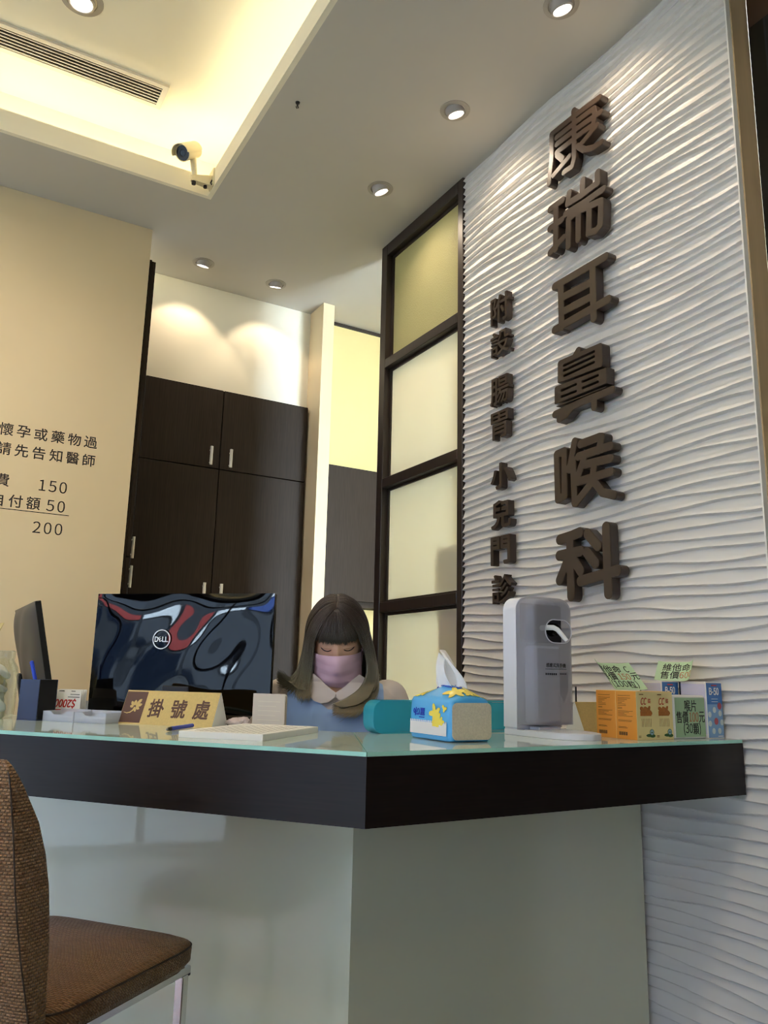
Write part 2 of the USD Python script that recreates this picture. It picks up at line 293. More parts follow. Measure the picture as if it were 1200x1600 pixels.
    '處': (1.0, "×íßüãčãĒäēåĩæĪæţĝţĞƂĪƂīŸťŸťŮīŮĪţŬţŰšůŚŦŅŨŃŮłŬķŨĳšıĬıĬĲĦĲĢĴğĸĝŅċńĊŃüŃüŋĝōĝŘóŘòĤñģðĐñĐõēõĕúĚāģćİĈĶĐĵēĴĒįĐĬĐĩħĩĪĨĩĠĥēĝĄęÿěýĪõĳôĴóĻóļòŵòŰçķçĶèİèģìĒöąíøæòåíîõðÿõĊþĊĀĈĂăčăďāđ÷ĆõĆðċîĊêøâåàå ĪĽĮĺşĺŢľŤŅśňśŊşŒŠŗīŘīŎŕŐŕňīņ ĈĝĊēĐĉĒćęĒĝğĊĠ ħÿĮąĲċĴđĴĘĵęĵĨŜĨŜĆŞĄŦĄũćŪĕůĒűĒűăŰĀŬüũúŚúŕýŒāőĞŀğľĚĽċķÿıøĭø"),
    '維': (1.0, "ĒŅĝŕġŝĥţĥŦīŲİƁļžĸŰĴũĳŤŌŤŌŧŊŪŊŭłŽŊƁōƁŘŬŗũŏŦŏŤŰŤŰŘŔŗŔŃŭŃŭķŔķŔġŭġŮĠŮĕŔĕŔþŲþŲòįòĮåģåģŅġņĠŅęĺėĻĕŁ Įþňþňĕįĕ ĮĢňġňķįķ ĮńňŃňŘįŘ ÜŃØŎÚŏßœçŠèŤêťóŶ÷ƂĂžĂŻ÷ŦëœëőõőöŒûŒćũČŧĒţÿŃüŀùĻöĹöķíīĉįćĶăĿČŃēĴĘġďĜČĥĉĥĈĤîġîĠÝĜÚħÞĩæĳæĵêĸóņñŇðņèņ ĎüąėĊęďĘĘøĒöĎ÷ òĐóĔûĕýČþċþąÿĄÿüĀûĀñþðöïõāôĂóď ×íÛõÛùÝþàĕéēçÿâéÝëÚí"),
    '他': (1.0, "ĀĹĀļďŃđŃĕŅĕűĢűĢŊĤŊħŌĭōİŏĺœĺƂņƂŇƁŇřŋřōśŞšŤťŨťūţŭţŭĹŬĸūğũęťĕŝēŏēŎěŌĞŌğŜğşģşĨŠĩšŕŇŋŇċĺċĺńķŅĴŃıŃĢļĢøĥôĩóşóŢôŦøŨÿũċūċŲćŵćŴúůïūëţçĦçĞéĚìĕõĕĶēķđĵĄı ÔļÔľáŋãŐæœìŝúŷþƁĂƁĊžĄűĄŮøřøåíåíńëŅçľÜĲÛĲØĸ"),
    '命': (1.0, "×Ŏ×ŐîŘćŦĔűĖŲģžĦƅĨƅįžıžįŸŃŧšŗŵŐŬńţŇŞŊśŊňŕŇŔŇŊăŊăœāŔñŊîŊáńÝŅÙō ćŗĈŖńŖŅŗļŜĹŠķŠħůĢūĠūęŤĘţĕŠēŠđŝ ĬĻŦĻŦĄšÿŞþņýņĀŃćŃĈřĉŚċŚįĹįĹåĬå æĻĚĻĚāôāóóòòçòæó ďįóįóčĎč"),
    '售': (1.0, "ÖŏçšçţîũüƂćſăŵĀűāůħůħŲġŽġſĬƂķůŧůŧŦĴťĴŚŞŚŞőĴŐĴŅŞŅŞļĴļĴİŪİŪĦüĦûğïğïŔíŕàŇ ûņĦŅħŐüŐ ûśĦŚħťüŦ üļüİħİĦļ ïęŠęŠåŔåœíüíûåïå üďü÷Ŕøœď"),
    '價': (1.0, "āíăïċðĔôĚõħüĦþĎþĎļūļūþŏþŎüŨóūñŭñŶíŵëŬåũåŚîŅõňùŌüŋþĪþĩüı÷ıõġíĊåćå ęćşĆşďĚĐ ęęşĘşġĚĢ ęīşĪşĳĚĴ ąŰąźŲźŲŰŏŰŐŦŭŦŭŅĉŅĉŦĦŦħŰ ŏŎšŎšŝŐŝ ĲŎŃŎńŝĲŝ ĲŧŃŦńŰĲŰ ĕŎħŎħŝĕŝ ÚıÔĽÙłäŒæŘèřòŮøƁăſĄżĀů÷Ş÷åëåêłéŃèŁæĽãĻáĶÜİ"),
    '元': (1.0, "ÚïÛñÝñé÷÷ĄÿđÿĔĂĚĄĨąĩąıĆıąĸÜĸÛĹÛŅűŅűĸŁķŁúł÷ŇôŠôţõŧüŨēũēŴĎŴĂųāűõŮîūëŦèŁèķíĴöĳĸĔĸĐęċčăþöñæçáæ êŶţŶţũëũ"),
    '粒': (1.0, "ĒøŇøŉúŊăōČōđŎđŎĖŏėŏěŐĜőġŒġŘōťŌťņţŀţĺŢĺśĕŔùŴøŴìĒì ęŤůŤůŘęŘ ĻŲĶƀĽƂŃƁŉůŊūŉŨĽŦ ģņģŊĥŋĩŌĮŋįŇıłıĽĶĨĶĢķĢķĜĸěĸĖĺďĺĈĻćĻĄĳāįāĮĊĭĊĩĬĨĬĥŁ āŒćŢčŸėŶĊőĆŏ ×Ĉ×ċÞēçħçĩêĮïĺîĽÚĽÚŉòŉòƂþƂþŊĕŉĕĽþĽþķđġđğĔĜĕĘčĐĀĦþĦþåòåòĥðĤêĔãąÞþÝþ ÛųÛŶßŶàŷäŶìŝíŒãŏáŠ"),
    '喉': (1.0, "ĢíģïıöĺþĺĀľăŀćłĉłċŅĒńēģēģĝņĞŅĵķĵĴĬĭģĬĢģĨĪĲıĿĶŐĦőĦśŖśŘŝřůĳůĳźśźŜŻŦźŤŜŵśŵőĺőĹŏŁōŁŊĽŃľŀŰĿŰĵŒĵŒĞŵĝŵēŖēŕĒŚĆşĀŠþŧöŲðŷïŷîůåŭåŤëŖøŏĆŎĆŌĆŇüŃøŃöıèĨåħè ÞŷĄŷĄŊąŉďŕĘŨġƂĭſĨŮĞŗĝåĒåđŃćĸĄĹĄđèđçāÞā çĝúĝúūçŪ"),
    '片': (1.0, "×ïßøæĆêđíĠîĠïĶðķðžýžýŖĬŖĭŘĭƂĺƂĺŘĻŖŪŖŪŉýňýĭŐĭŐåŃåłġûġøĐóĀæéáå"),
    '顆': (1.0, "œúŘĀŞāšþū÷ŰòűòŷìŰæŬåťìŤíşòŝòŚö ĦůĦźŲźŲůœůŒŧŏţŐŞŮŞŮĆĪĆĪŞłŞńŠņŮ ĶđŢĐţĠķġ ĶīŢĪţĻķĻ ĶņŢŅţŔķŕ ĢåĚîğïĩôĲûĺĂļĂľĀŅýŅúŁöĿöĵîĪèĨæ ÖøÖúÚýèċèČìĐõĝôĠÚĠÚīùĬùĺÞĺÞźĢźĢĺĆĺąĬĤīĤĠĆĠąĜĔĐĖĐĚČěċğćġćĤĄĤāğûğùĜùđĆďĆćĎąĎąåùåùĐ÷ďöċïăíþÞïÜïØ÷ ąůĄŠĖŠĖů ĆŖĄŔĄŅĖŅĖŖ èņúŅúŖéŖ èŠúŠúůéů"),
    '感': (1.0, "ØěáĬåĽåŅæņæűĳűĳƂľƂľźĿŹŀűŘŲŕŶňżňžŊžŌƁŒƂŤŸŤŶšųšŲŲűŲŧŁŦņŋŋľŌĿœňŔŌŖŎŜŜŜŞŨŜŦŔŞŅőıřĦŠģŤģŨĨŪĸűĴŴĴűģŬęŧėŝėŗęőĞňħĶęĳęīġīģüģüňīňĬģİĤķĪĹĪŁĳĹŋĴŧóŧñĻêģãĕáĕßĘ ćľćĭĢĭġľ ŘćœďŞĒŨĄŪþŬýŰôŰñťîŜÿŚā þðþēĊēĊôďñŁñńòŇ÷ňąŔāŔøŐîŋèńæĎæĂé ĘĔĘĖĢĚıċıĊĸĂĸĀĲþıüĭüħăħąġĊĠČ ùśĮśĮŒùŒ ÚïÚñäĀéČîĎõĊõĈéñåë"),
    '應': (1.0, "ÖìÖïÙôÞĀÞąáĐáėâĘâĢãģãŵĦŵħŶĤŽĢžġƂĩƆīƆĭƃĶŵŲŵŲŪŉũŎŢŐşŒŝőŚŭŚŭŒŐőŐňũňũŁŐŀŐķũķũİŐįŏĦŰĥŰĜīĜīĘĮęĻēŉĉŉćŃāŁāķĉħđĦēĩĕĩėĠėğńėĻĕĻĒľĎŀĎėăėăŃāńöķðļïļîĘíĘíĐìďìĉèÿèúàå īũįŧĳŧĳŤįŝįŚņśŅŞľťľŧłŨłŪĬŪ ĪĦńĥŅįīİ ĪĸńķŅŀīŁ ĪŉńňŅőīŒ ďũĖŧĘťēśđŚĐŖĎŔĎńĖŊĖŌĝŔġśģŝĨũďŪ ïłñłĂŕĊŢčŪïŪ ŒĉœČŚĐŬûůôűóŲïūëŨëŧîŞû ėĎĢĎģČģòĦñŇñŊóŋ÷ŋÿŎÿŖûŖôœëŋæĢæěèėî ïïúüĂĎČĊČćą÷āñùéõë"),
    '式': (1.0, "ÛţıţĲŹıźıƁľƁľŭĿŬŀţŲţŲŗűŖŁŕłŀŃĿńıŅıňĜŎĈŖúŜôŠòţòŧöŨùŪĒŭđŰĎŶċŴøűðŭèŨåŘæœéŋñňøņùļēĻĜĹġķĲĶĳĲŖÛŖ ŊŹŊŻœƁŜźŝźŢŵŤŵūŬŢťŖűŔűŌŹ ÜóÜ÷ÿþÿįáİàıàļīļīİČįċĂĎāĘĄİĈıćıýėöĒöĉóąóûð÷ðòîíîèìäìãëßë"),
    '洗': (1.0, "ăéþðĂñČöĘĂğĐġğĢğĢĩģĪĢĮąįąĻķļĶŚĞŚĖňđŁĆŇćŋċŐēŠęŵĚſġſĨŽģŪģŦĶŦķƂńƂńŦŭŦŭŚńŚńļŵĻŵİŴįœĮœõŔóŨóŪ÷ŪûūüūČŬČŷćŶ÷ŴïŮèūçŏçŊéŇíņðŅĮİĮĭėĩćĦĀĚñęñĐéĆåăç àŷàŹæžæƀèƀÿŲĄŭĄūÿŧþŤúŤïŮæŵ ÝïÝñàõèćêĉëċóěóĝ÷ĦùĦāĠāĞùĎùċõąõĂèèæçäê ×ŉÝŒàœùńýŁýľ÷Ĺ÷ķôĶïĻãń"),
    '手': (1.0, "ÚĞÚĪĠīğņåņåœğœğŬüŪûũçũåŴþŵÿŶċŶċŷĖŷėŸĲźĳŻĹŻŀŽŋžŗƂřƂšŹŠŷŔŴĽŰļůĮŮĭŭĭœũœũņĭņĬīŲĪŲĞĭĝĬðīíħèĠæėæĖåāåüðüòĝòğôğĝ"),
    '機': (1.0, "üíüïýïĆ÷ĆùċÿēđĕğĈĠĈĪĕĪĕĴĠĴĠĪĹīķłĶŃĶōĵōĵřĴŚĳƁĽƁŀŐŁŏłļŃĻŃĵńĴŅīśīŚĭŎĵőĺňĹņŀņŃŌŇŗŘőřŐŘņŗņśńşŉŤŌūŎŭŖſŞŽŞŹŒŢŝţţŮŬūŬũřŊŕŇŕńŤņŤŋŢōŢŒťœŪŒŪŏŬŌűĽűĹũķũĻŧĽŚļŗĺŞĶŦİŤĪŰĪŰĠňĠŇĞŎĉŕďŝĝŠĝŨĚťĒŜĈŜĆŕÿŕüŝôŢòŧòūúŬĄŭĄŰāŵÿŴõůëũåŝæŔìŊöłðĮæĬæĨëĦïĸöŅÿŅĂŀďĻĠĠğĠĘħĔķąİýğČĝČĖúĐñąæăæþë ĉœćŜčŢĒūĔŭĚźĚŽğžĥżĢŶĢŴĠŲĜŪĚũĕşĝŞġŠħŪĮŨİťĤŒġŏğŊėŁħŃĤŎīŐĳľĴĶīĴīķĩĺĊĶĈľďńĐņĔŉĚœĚŕĖŖ ÕĖßĪäĺêŔêŖÚŖÚšëŢìƂöƂöŢąšąŖ÷ŖöŋĆıăĪÿħÿĪøĸöĸöåìåëĲêıéĭçĪäĜÜĊÛĊÚč"),
    '菜': (1.0, "×ò×ôéùüăĒēđĔÛĔÛĠĞĠğĬĬĬĭĠűĠűĔĹēļĐĽĐŀčōĄšûŴõŴóŰðŬéŞîŋ÷ŊùŀÿĹąķąĭďĬĎĬåğåĞĎĄùçëßèÜí ÜūÜŷĂŷăƂĐƂĐŷļŷļƂŉƂŊŷűŷűūŉūŉŞŕşśšťŗŝŕŘŕŗŔőŔŐœŋœŊŒįŏĮŎģŎĢōāŌĀŋãŋáŖĤřĥŚįŚİśňŝŉşļşļūĐūĐŝăŝĂū ŇīŐĺŒĽŔĿŚŌŝŌŧňţŀŒħ ėŅėŇģŊĬķĬĲġįĝĻęŃ èŁéŃðņôņāĳĂĬ÷Ĩðĸ"),
    '儲': (1.0, "ĂĜăĞĬĝĬéĢéġñčñČçĂç čēčüġüĢē İěĩģĩĥĬĨıĪĶİĸİňŁŇŃįŃįōŃŎŃţĲŤĲŮłŮŃƁŎƁŎůŝŮŝŦşŦŤŰŧżũŽűŻŲŸŰŵŭŪşŎŵōŵŃŗŃŊĲŋıŮıŮæŤæţíŉíňåĽåĽģļĤĸĢĲě ňøţ÷ţĊňĊ ňĖţĕŤĦňĦ ŏŤŎŎőōřřŝţ ÿŚÿŤĮŤĮŚĭřĀř ĄĵąĶĪĶīĵīīĄī ĄŌąōĪōīŌīŃĄŃ ċŻđſĔſĜŴğůğŬĚũĖŨēŰčŸ ÕĺÖľÙŁÝňßŊêšõƁĀſāŽúŪôŜôåèåèŀæŀäĺÝİÛİØķ"),
    '值': (1.0, "ĂëĂõĒöĒŖįŖĳŤĲŦĉŦĉűĴŲķƂńƁńŻłŵłűŮűŮŦĿŦĻŗťŖťöŴõŴë ĞöŘõřĂĞă ĞčŘčřěĞě ĞĦŘĥřĳĞĴ ĞľŘĽřŋŗŌĞŌ ÖĽØłâŌèŕéřëśíŞïŠøųþƂĉſĉżćŹąűøŘøåìåëŁêŁéŀßĳÝĳØļ"),
    '卡': (1.0, "ÚķÚńěńěƂĩƂĪŪšŪšŞŠŝĪŝĪńŲńŲķĩķĩåĜåĜķ ĬĚĬĜıģĵĤŋĚōĚŒėŕėŚĔŜĔţĐŦĐŪĎŪĊŨĉťĂŢĂŔĉŒĉŉďņďĿēļē"),
    '麗': (1.0, "×ì×ïÚòßüãČäĠåĠåňĢŉĠŌĔŌēŤðŤðŌåŌåŬğŬĠūĠŒĩŕįŌİōİŬūŬūŌŠŌşōşŤĻŤĺŌįŌĮŋİňůňůľłľłĵūĵūėŀĖŀĈŜďťēŭċūĉŤĈŠĆŀĀŀôŁòńñťñũôŪāŬāűþŵþŴñůéŪçĽçĸéĴïĳėĈĖĉċĭċĭăĊăĈāĈóĭ÷ĭîćéĆèĀèùæ÷ìõîõðøñý÷ýĖñėíĀèóãèáåßå ńĬłĪłĠşĠşĬ ĚĬĚĠĵĠķġķīĵĬ ĚľĚĵķĵĶľ ñĠčĠčīČĬñĬ ñĶčĵĎľñľ īżŰżŰŴīŴ łśŅşŉšŖŖŗœŒōŏōŎŐņř ßżģżģŴßŴ ÷ś÷ŝùŝýšÿšĈŘĊŕĊŒĄōĂő"),
    '可': (1.0, "ÛŷŲŷŲŪŝũŝòŜîŗèŎæıæĬñĬóŌóŏõŐùŐŪÛŪ ìŐĲŐĲđıĐùĐøăìă ùńùĝĥĝĥń"),
    '0': (0.556, "ÚĥÛňàśæŦïŭúűĆűĎůĕūĚŦĢŘĥōĦľħĽħĥĦĤĥĖĢĊęüĒõĆñúñïõæýãĄáąÜĕÛĤ éĥéĜîČõāüþĄþĈÿĎĄēČĖėėĦĘħĘĽėĽĖōēŖďŝĊŢĆťûť÷ŢñŝíŔëōêŇéņéľèľèĦ"),
    '1': (0.556, "àĀûāûŜæŜåŝåŦéŨõŪÿůċůċĀĤĀĤóàó"),
    '2': (0.556, "ØóØýÝāßāûĞüĠĆĬďļĒŉĒŐďśČŞăŤöťïŢêşâŗàŗØŞØŠàŨæŬñŰăűďŮĐŬĔūĚťĠŚĠŕġŕĠŀęİėĮĖĪĐġĆėĆĕòĀĦāħĀħó"),
    '3': (0.556, "ÖāÖăÜĊÝċßċçĄïĀøþāþĉĀĎăĔĊĖĐĖĚēġČĨĀĬïĭïĹāĻĊŀčŃĒōĒŕĎŝĊšĂť÷ťìŠäřâřáŜÛŢÛŤÜŤàŨçūèŭöűąűĎůĔŬĜťĠşĢŗĢōĠņěľđĶĎĶčĴĕıěĬĠĨĤġĦęĦĐĤćġāė÷đôąñöñæõßù"),
    '4': (0.556, "ÔĕÔĠÕĢóŎôŒāţĆŭĈůęůęĢĪĢĪĕęĔęóĊóĊĕ ôĺåģæĢĊĢċŜĉŜĂŌ÷ļ"),
    '5': (0.556, "ÖĀÖăÞċæĄîĀ÷þăÿċĂđćĖĔĕĦĒĭČĳāķøķðĵçİàĵãŮäůġůġţòŢñšðŋïŊïĿúŃĈŃĕľĠĵģİĦĥĦĒĠĂĕ÷ČóĄñõñôòìóàø"),
    '6': (0.556, "ÛģÛĻÜļÜńÝńÞōåŞðŪýŰďűėůĝŬĥŦģŠĝśĘŠčťąťúŠòřîŐëńêľéľêĴõļāŁċŁĔľĚĻĢĴħħĨēħĒĦĉĢāĚøĔôĊñþñðöæĀàċÜĚÜĢ êĠëĚîĎñćùĀþþĊþĎĀĖĉęĔęĠĕĬďĲćĵûĴïĬïĪêĦéĠ"),
    '7': (0.556, "ÚţÚůħůħťğśĘŎĖōđłĊİćģĆėąĖăóóóóāôĂõĔöĕ÷ĠúĬĀļąŅĆŊĈŌĊŒČœĎŗĔşĕŢ"),
    '8': (0.556, "ØĐÛğÞĥçİïĵäŀàňßŘâšéŪõŰĈűĖŬğŤģřĢņĜļĔĲĕİěĬġħĦĝħĉģĀĘöĎòĉòĈñôòç÷ßÿÛĆÙď æĕèĊðāûýĆýďĀĖćĘČĘėĖĝĎĥøİìĤçěçĖ íŏïňöŀąĸĊķđĿĕŇĖœĔśčŢąŦüŦôŢïŜíŔ"),
    '9': (0.556, "ØŁØŏÝŞáťëŭöűăűđŬĚŤĢŖĥŊĦĨĥħĤĚĠčĘĀđøĄòòñéóãöÜýÝāãćëāõþüþćĂčĉĔĖĖĞĖĥėĦėĮĕĮċĦĄģĀĢðģæħßįÜĵ çŁèĽìĶñıöįāĭĊıĖĻėľĖŋđŚċŠăťüŦòŢìŜèŔçŐ"),
    '(': (0.338, "áĸâĹâŁãŁåŐîũøŽúžýżĀżăŹùŧøŢõŜðņïĶîĵîĚïęïĐðĐòÿøëýäÿÝă×ăÕĀÕûÒùÒöÖíéæüãĎâďâĘáĘ"),
    ')': (0.338, "ØÕØ×âéèûëĈìĉìďíďíėîĘîĸíĹìŇåşÚŶØŸÚŻâžñš÷ŌøłùłùĹúĸúėùĖùďøĎøĈõüïéåÖâÒ"),
    '-': (0.35, "ØĨĄĨĄĜØĜ"),
    'B': (0.656, "âůđůĒŮĘŮĦũĮŠĲŘĲŊĭŀħĹġķġĶīĲĴĪĹĝĹĒĵąĪúĢöĚôĕôĔóâó óĮòĀđĀĒāėāĠąĨĎĩĒĩĞħģġĩėĭđĭĐĮ òļĐĻěŀğńĢŉģŐġřĚşĐţòŢ"),
    'C': (0.637, "ÛĪÜŁáœãŔçŝõŪąŰĘűęŰĢůĪūĴŤĴŠĮśĬŘģşėŤČŤþŞúŚùŚøŘòőîŇíľìľìĳêıìıíğðĕöċûĆćĀėÿģăİČıĊķĄķĂİúĩöĘñĉñĉòĀóö÷íÿäĉÞĘÝġÜĢÜĪ"),
    'D': (0.688, "âůĊůċŮĖŭĥŧİŝĴŗķŐĻŁĻķļĶĻĢķēĳĊĮąĭăģúĖõċôĊóâó òāąĀĆāČāēăěćģďĩĜĪĥīĦīľĨŋĢŕĝŚđŠĈŢćţòŢ"),
    'E': (0.588, "âůĪůĪţòŢòļġĻġĭòĭòĂīāīóâó"),
    'L': (0.544, "âůòůòāĨāĨóâó"),
    '$': (0.556, "ÜĂßĄáĉãĊçĆòĀúþĄþčāĒąĔĊĕĔĒĝĊĥĄĩíĵäĽàňàŕäŠíũûůüƁĆƁĆůđŬėũġšġŞĘŗĐŞĈšúŠòśïœïŋ÷ŀþļÿĺĒĲĜĩĢġĤęģćĠĀĚùĐóĈòĆðĆÞüÞûñóòå÷Üÿ"),
    'Q': (0.744, "ÛĪÛĹÜĺÜłßŎçŞñŨùŭĈűĝŰİŨĸşłōłŊńņńŀŅĿŅĤŁēĹąĮúģôĜóĚðĢçĮâĻáŅãň×ľÔįÔĮÕĥÖĘÝĎçĈòāóö÷éĂéĄäĉßĕÜĢÜĪ ìıíğïĘôčýĄĂāĉÿĘÿĤĄīČįēĵħĴŃĭœĥŝĝšĕŤĆţýŞòŒìĿìĳêĲ"),
}
SIGN = {
'康':(0.0115,[[(1771,3168,1770,3143)],[(1883,3148,1770,3145,1652,3137)],[(1883,3148,1885,3056,1902,2962)],[(1857,3119,1728,3116,1677,3112)],[(1857,3092,1729,3087,1648,3079)],[(1858,3060,1730,3058,1682,3054)],[(1677,3112,1673,3086,1682,3053)],[(1769,3147,1775,2985,1786,2960,1825,2962)],[(1856,3048,1833,3018)],[(1798,3006,1877,2981)],[(1668,3042,1727,3022,1749,3016)],[(1757,3021,1728,2989,1690,2972,1650,2968)]],[],[]),
'瑞':(0.0115,[[(1899,2859,1836,2860)],[(1869,2859,1876,2695)],[(1902,2786,1841,2788)],[(1904,2695,1836,2718)],[(1802,2869,1811,2835)],[(1737,2879,1743,2828)],[(1670,2869,1672,2830)],[(1811,2833,1743,2828,1672,2832)],[(1823,2800,1736,2795,1649,2796)],[(1753,2795,1771,2778)],[(1814,2675,1809,2775,1756,2778,1662,2760,1660,2752,1667,2677,1687,2667,1719,2675)],[(1762,2773,1767,2678)],[(1712,2767,1718,2682)]],[],[]),
'耳':(0.0125,[[(1885,2559,1649,2558)],[(1855,2549,1856,2399)],[(1707,2552,1709,2372)],[(1853,2503,1709,2499)],[(1854,2451,1712,2449)],[(1890,2402,1645,2410)]],[],[]),
'鼻':(0.0110,[[(1782,2288,1801,2271)],[(1868,2241,1689,2237)],[(1875,2166,1674,2163)],[(1898,2104,1771,2110,1643,2111)],[(1818,2107,1849,2087,1878,2082)],[(1719,2104,1720,2078)]],[[(1867,2272,1688,2267,1690,2208,1869,2213)],[(1885,2189,1673,2188,1675,2138,1886,2140)]],[[(1848,2259,1712,2260)],[(1849,2242,1713,2243)],[(1848,2223,1714,2225)],[(1862,2176,1796,2177)],[(1863,2155,1797,2154)],[(1765,2176,1699,2176)],[(1765,2155,1700,2155)],[(1894,2204,1658,2194)],[(1902,2135,1657,2134)]]),
'喉':(0.0120,[[(1894,1965,1893,1814,1862,1820,1858,1968,1894,1965)],[(1810,1988,1836,1902)],[(1819,1930,1817,1789)],[(1784,1973,1704,1976,1692,1973,1706,1935)],[(1795,1935,1659,1937)],[(1767,1930,1803,1863)],[(1770,1903,1661,1898)],[(1798,1854,1661,1857)],[(1726,1901,1740,1839,1811,1788)],[(1730,1840,1698,1800,1652,1783)]],[],[]),
'科':(0.0145,[[(1889,1681,1835,1686,1798,1692)],[(1893,1630,1798,1633)],[(1842,1685,1844,1497)],[(1846,1626,1894,1551)],[(1833,1617,1800,1571)],[(1765,1682,1724,1640)],[(1771,1626,1736,1588)],[(1801,1540,1649,1558)],[(1688,1692,1688,1493)]],[],[]),
}


def glyph(c):
    adv, s = GLYPHS[c]
    g = Polygon()
    rings = []
    for w in s.split(" "):
        a = np.array([ord(k) - 0xC0 for k in w], float).reshape(-1, 2) / 170 - (0.1, 0.3)
        p = Polygon(a).buffer(0)
        rings.append(p)
    for p in sorted(rings, key=lambda p: -p.area):
        g = g.symmetric_difference(p)
    return g, adv


def text(s, size, bold=0.0, squeeze=1.0):
    """A line of lettering as a shapely shape: em = size metres, centred on the origin; bold: stroke growth in em."""
    out, x = [], 0.0
    for c in s:
        if c == " ":
            x += 0.35
            continue
        g, adv = glyph(c)
        if bold:
            g = g.buffer(bold)
        out.append(affinity.translate(g, x, 0))
        x += adv
    g = unary_union(out)
    b = g.bounds
    g = affinity.translate(g, -(b[0] + b[2]) / 2, -(b[1] + b[3]) / 2)
    return affinity.scale(g, size * squeeze, size, origin=(0, 0))


def ink(poly, T, t=0.0004):
    """Flat print: the shape extruded t along the frame's z."""
    return moved(prism(poly, t), T)


def on_surface(poly, fn, t=0.0004, step=0.003):
    """Print wrapped on a curved sheet: (x, y) of the shape -> fn(x, y) -> point."""
    m = prism(poly, t)
    v, f = trimesh.remesh.subdivide_to_size(m.vertices, m.faces, step)
    e = 1e-4
    p = fn(v[:, 0], v[:, 1])
    n = np.cross(fn(v[:, 0] + e, v[:, 1]) - p, fn(v[:, 0], v[:, 1] + e) - p)
    n /= np.linalg.norm(n, axis=1, keepdims=True)
    return trimesh.Trimesh(p + n * v[:, 2:3] + n * 0.0002, f, process=False)


X, Y, Z = np.eye(3)
# ------------------------------------------------------------------ materials
mat("wall_beige", (222, 200, 160), 0.6, bump=(60, 0.05, 0.001))
mat("wall_cream", (236, 228, 206), 0.6)
mat("wall_yellow", (222, 202, 140), 0.6)
mat("ceiling_paint", (196, 190, 178), 0.7)
mat("cove_paint", (240, 232, 208), 0.7)
mat("ripple_white", (218, 214, 208), 0.42)
mat("edge_white", (232, 228, 220), 0.5)
mat("trim_beech", (196, 168, 128), 0.5, noise=(6, 0.12), stretch=(4, 4, 0.4))
mat("wenge_flat", (30, 23, 21), 0.36, specular_ior_level=0.3, noise=(14, 0.35), stretch=(0.6, 0.6, 14), bump=(30, 0.12, 0.001))
mat("wenge_upright", (48, 38, 29), 0.55, specular_ior_level=0.18, noise=(14, 0.3), stretch=(12, 12, 0.5), bump=(30, 0.12, 0.001))
mat("wenge_frame", (44, 34, 29), 0.38, noise=(14, 0.3), stretch=(8, 8, 0.6))
mat("sign_brown", (58, 46, 38), 0.34, noise=(90, 0.06))
mat("vinyl_black", (38, 28, 24), 0.55)
mat("painted_glass", (200, 200, 178), 0.3, coat_weight=1.0, coat_roughness=0.015, coat_ior=1.5)
mat("top_glass", (196, 212, 203), 0.04, specular_ior_level=0.55)
mat("glass_edge", (168, 224, 208), 0.15)
mat("dark_glass", (26, 25, 22), 0.06)
mat("header_brown", (60, 38, 22), 0.4)
mat("steel", (200, 198, 192), 0.28, metallic=1.0)
mat("handle_pale", (224, 218, 204), 0.35)
mat("chrome", (215, 215, 218), 0.14, metallic=1.0)
mat("lamp_trim", (170, 162, 148), 0.4)
mat("lamp_cup", (178, 170, 162), 0.3)
mat("vent_white", (214, 206, 188), 0.5)
mat("vent_dark", (70, 62, 48), 0.7)
mat("black_plastic", (18, 18, 20), 0.35)
mat("piano_black", (4, 4, 6), 0.03, specular_ior_level=0.45)
mat("grey_plastic", (48, 49, 55), 0.42)
mat("floor_tile", (112, 106, 98), 0.25, noise=(3, 0.08))
mat("asphalt", (66, 68, 72), 0.8)
mat("facade", (38, 42, 50), 0.7, noise=(1.5, 0.2))
mat("facade_window", (30, 38, 52), 0.1)
mat("shop_frame", (36, 34, 34), 0.4)
emit("lamp_glow", (1.0, 0.93, 0.82), 14.0)
emit("cove_glow", COVE_COLOR, COVE_POWER)
usdkit.material(stage, "/World/Looks/clear_pane", {
    "t": ("transparent_bsdf", {"color": (0.94, 0.96, 0.96)}), "g": ("glossy_bsdf", {"roughness": 0.0, "color": (1, 1, 1)}),
    "f": ("layer_weight", {"blend": 0.5}), "pw": ("math", {"math_type": "power", "value2": 4.0}), "ml": ("math", {"math_type": "multiply_add", "value2": 0.7, "value3": 0.04}), "m": ("mix_closure", {})},
    [("f.facing", "pw.value1"), ("pw.value", "ml.value1"), ("ml.value", "m.fac"), ("t.BSDF", "m.closure1"), ("g.BSDF", "m.closure2")], surface="m.closure")
MATS["clear_pane"] = UsdShade.Material.Get(stage, "/World/Looks/clear_pane")


def frosted(name, rgb, speck=0.0):
    n = {"d": ("principled_bsdf", {"base_color": lin(*rgb), "roughness": 0.16}), "t": ("translucent_bsdf", {"color": lin(*rgb)}), "m": ("mix_closure", {"fac": 0.55})}
    l = [("d.BSDF", "m.closure1"), ("t.BSDF", "m.closure2")]
    if speck:
        n.update({"tc": ("texture_coordinate", {}), "n": ("noise_texture", {"scale": 130.0, "detail": 2.0}), "b": ("bump", {"strength": speck, "distance": 0.004})})
        l += [("tc.object", "n.vector"), ("n.fac", "b.height"), ("b.normal", "d.normal")]
    MATS[name] = usdkit.material(stage, "/World/Looks/" + name, n, l, surface="m.closure")


frosted("pane_speckled", (196, 190, 150), 0.8)
frosted("pane_milk", (240, 236, 216))

# ------------------------------------------------------------------ the room
XW = 1.775          # crests of the ripple wall
ZC = 3.34           # ceiling
YT = 3.615          # wall with the fee list
YB = 4.034          # wall behind the cupboards
XE = 0.746          # end of the fee-list wall
XS = -3.4           # shopfront on the street
YF = -3.0           # wall behind the camera
LAN = 4.05

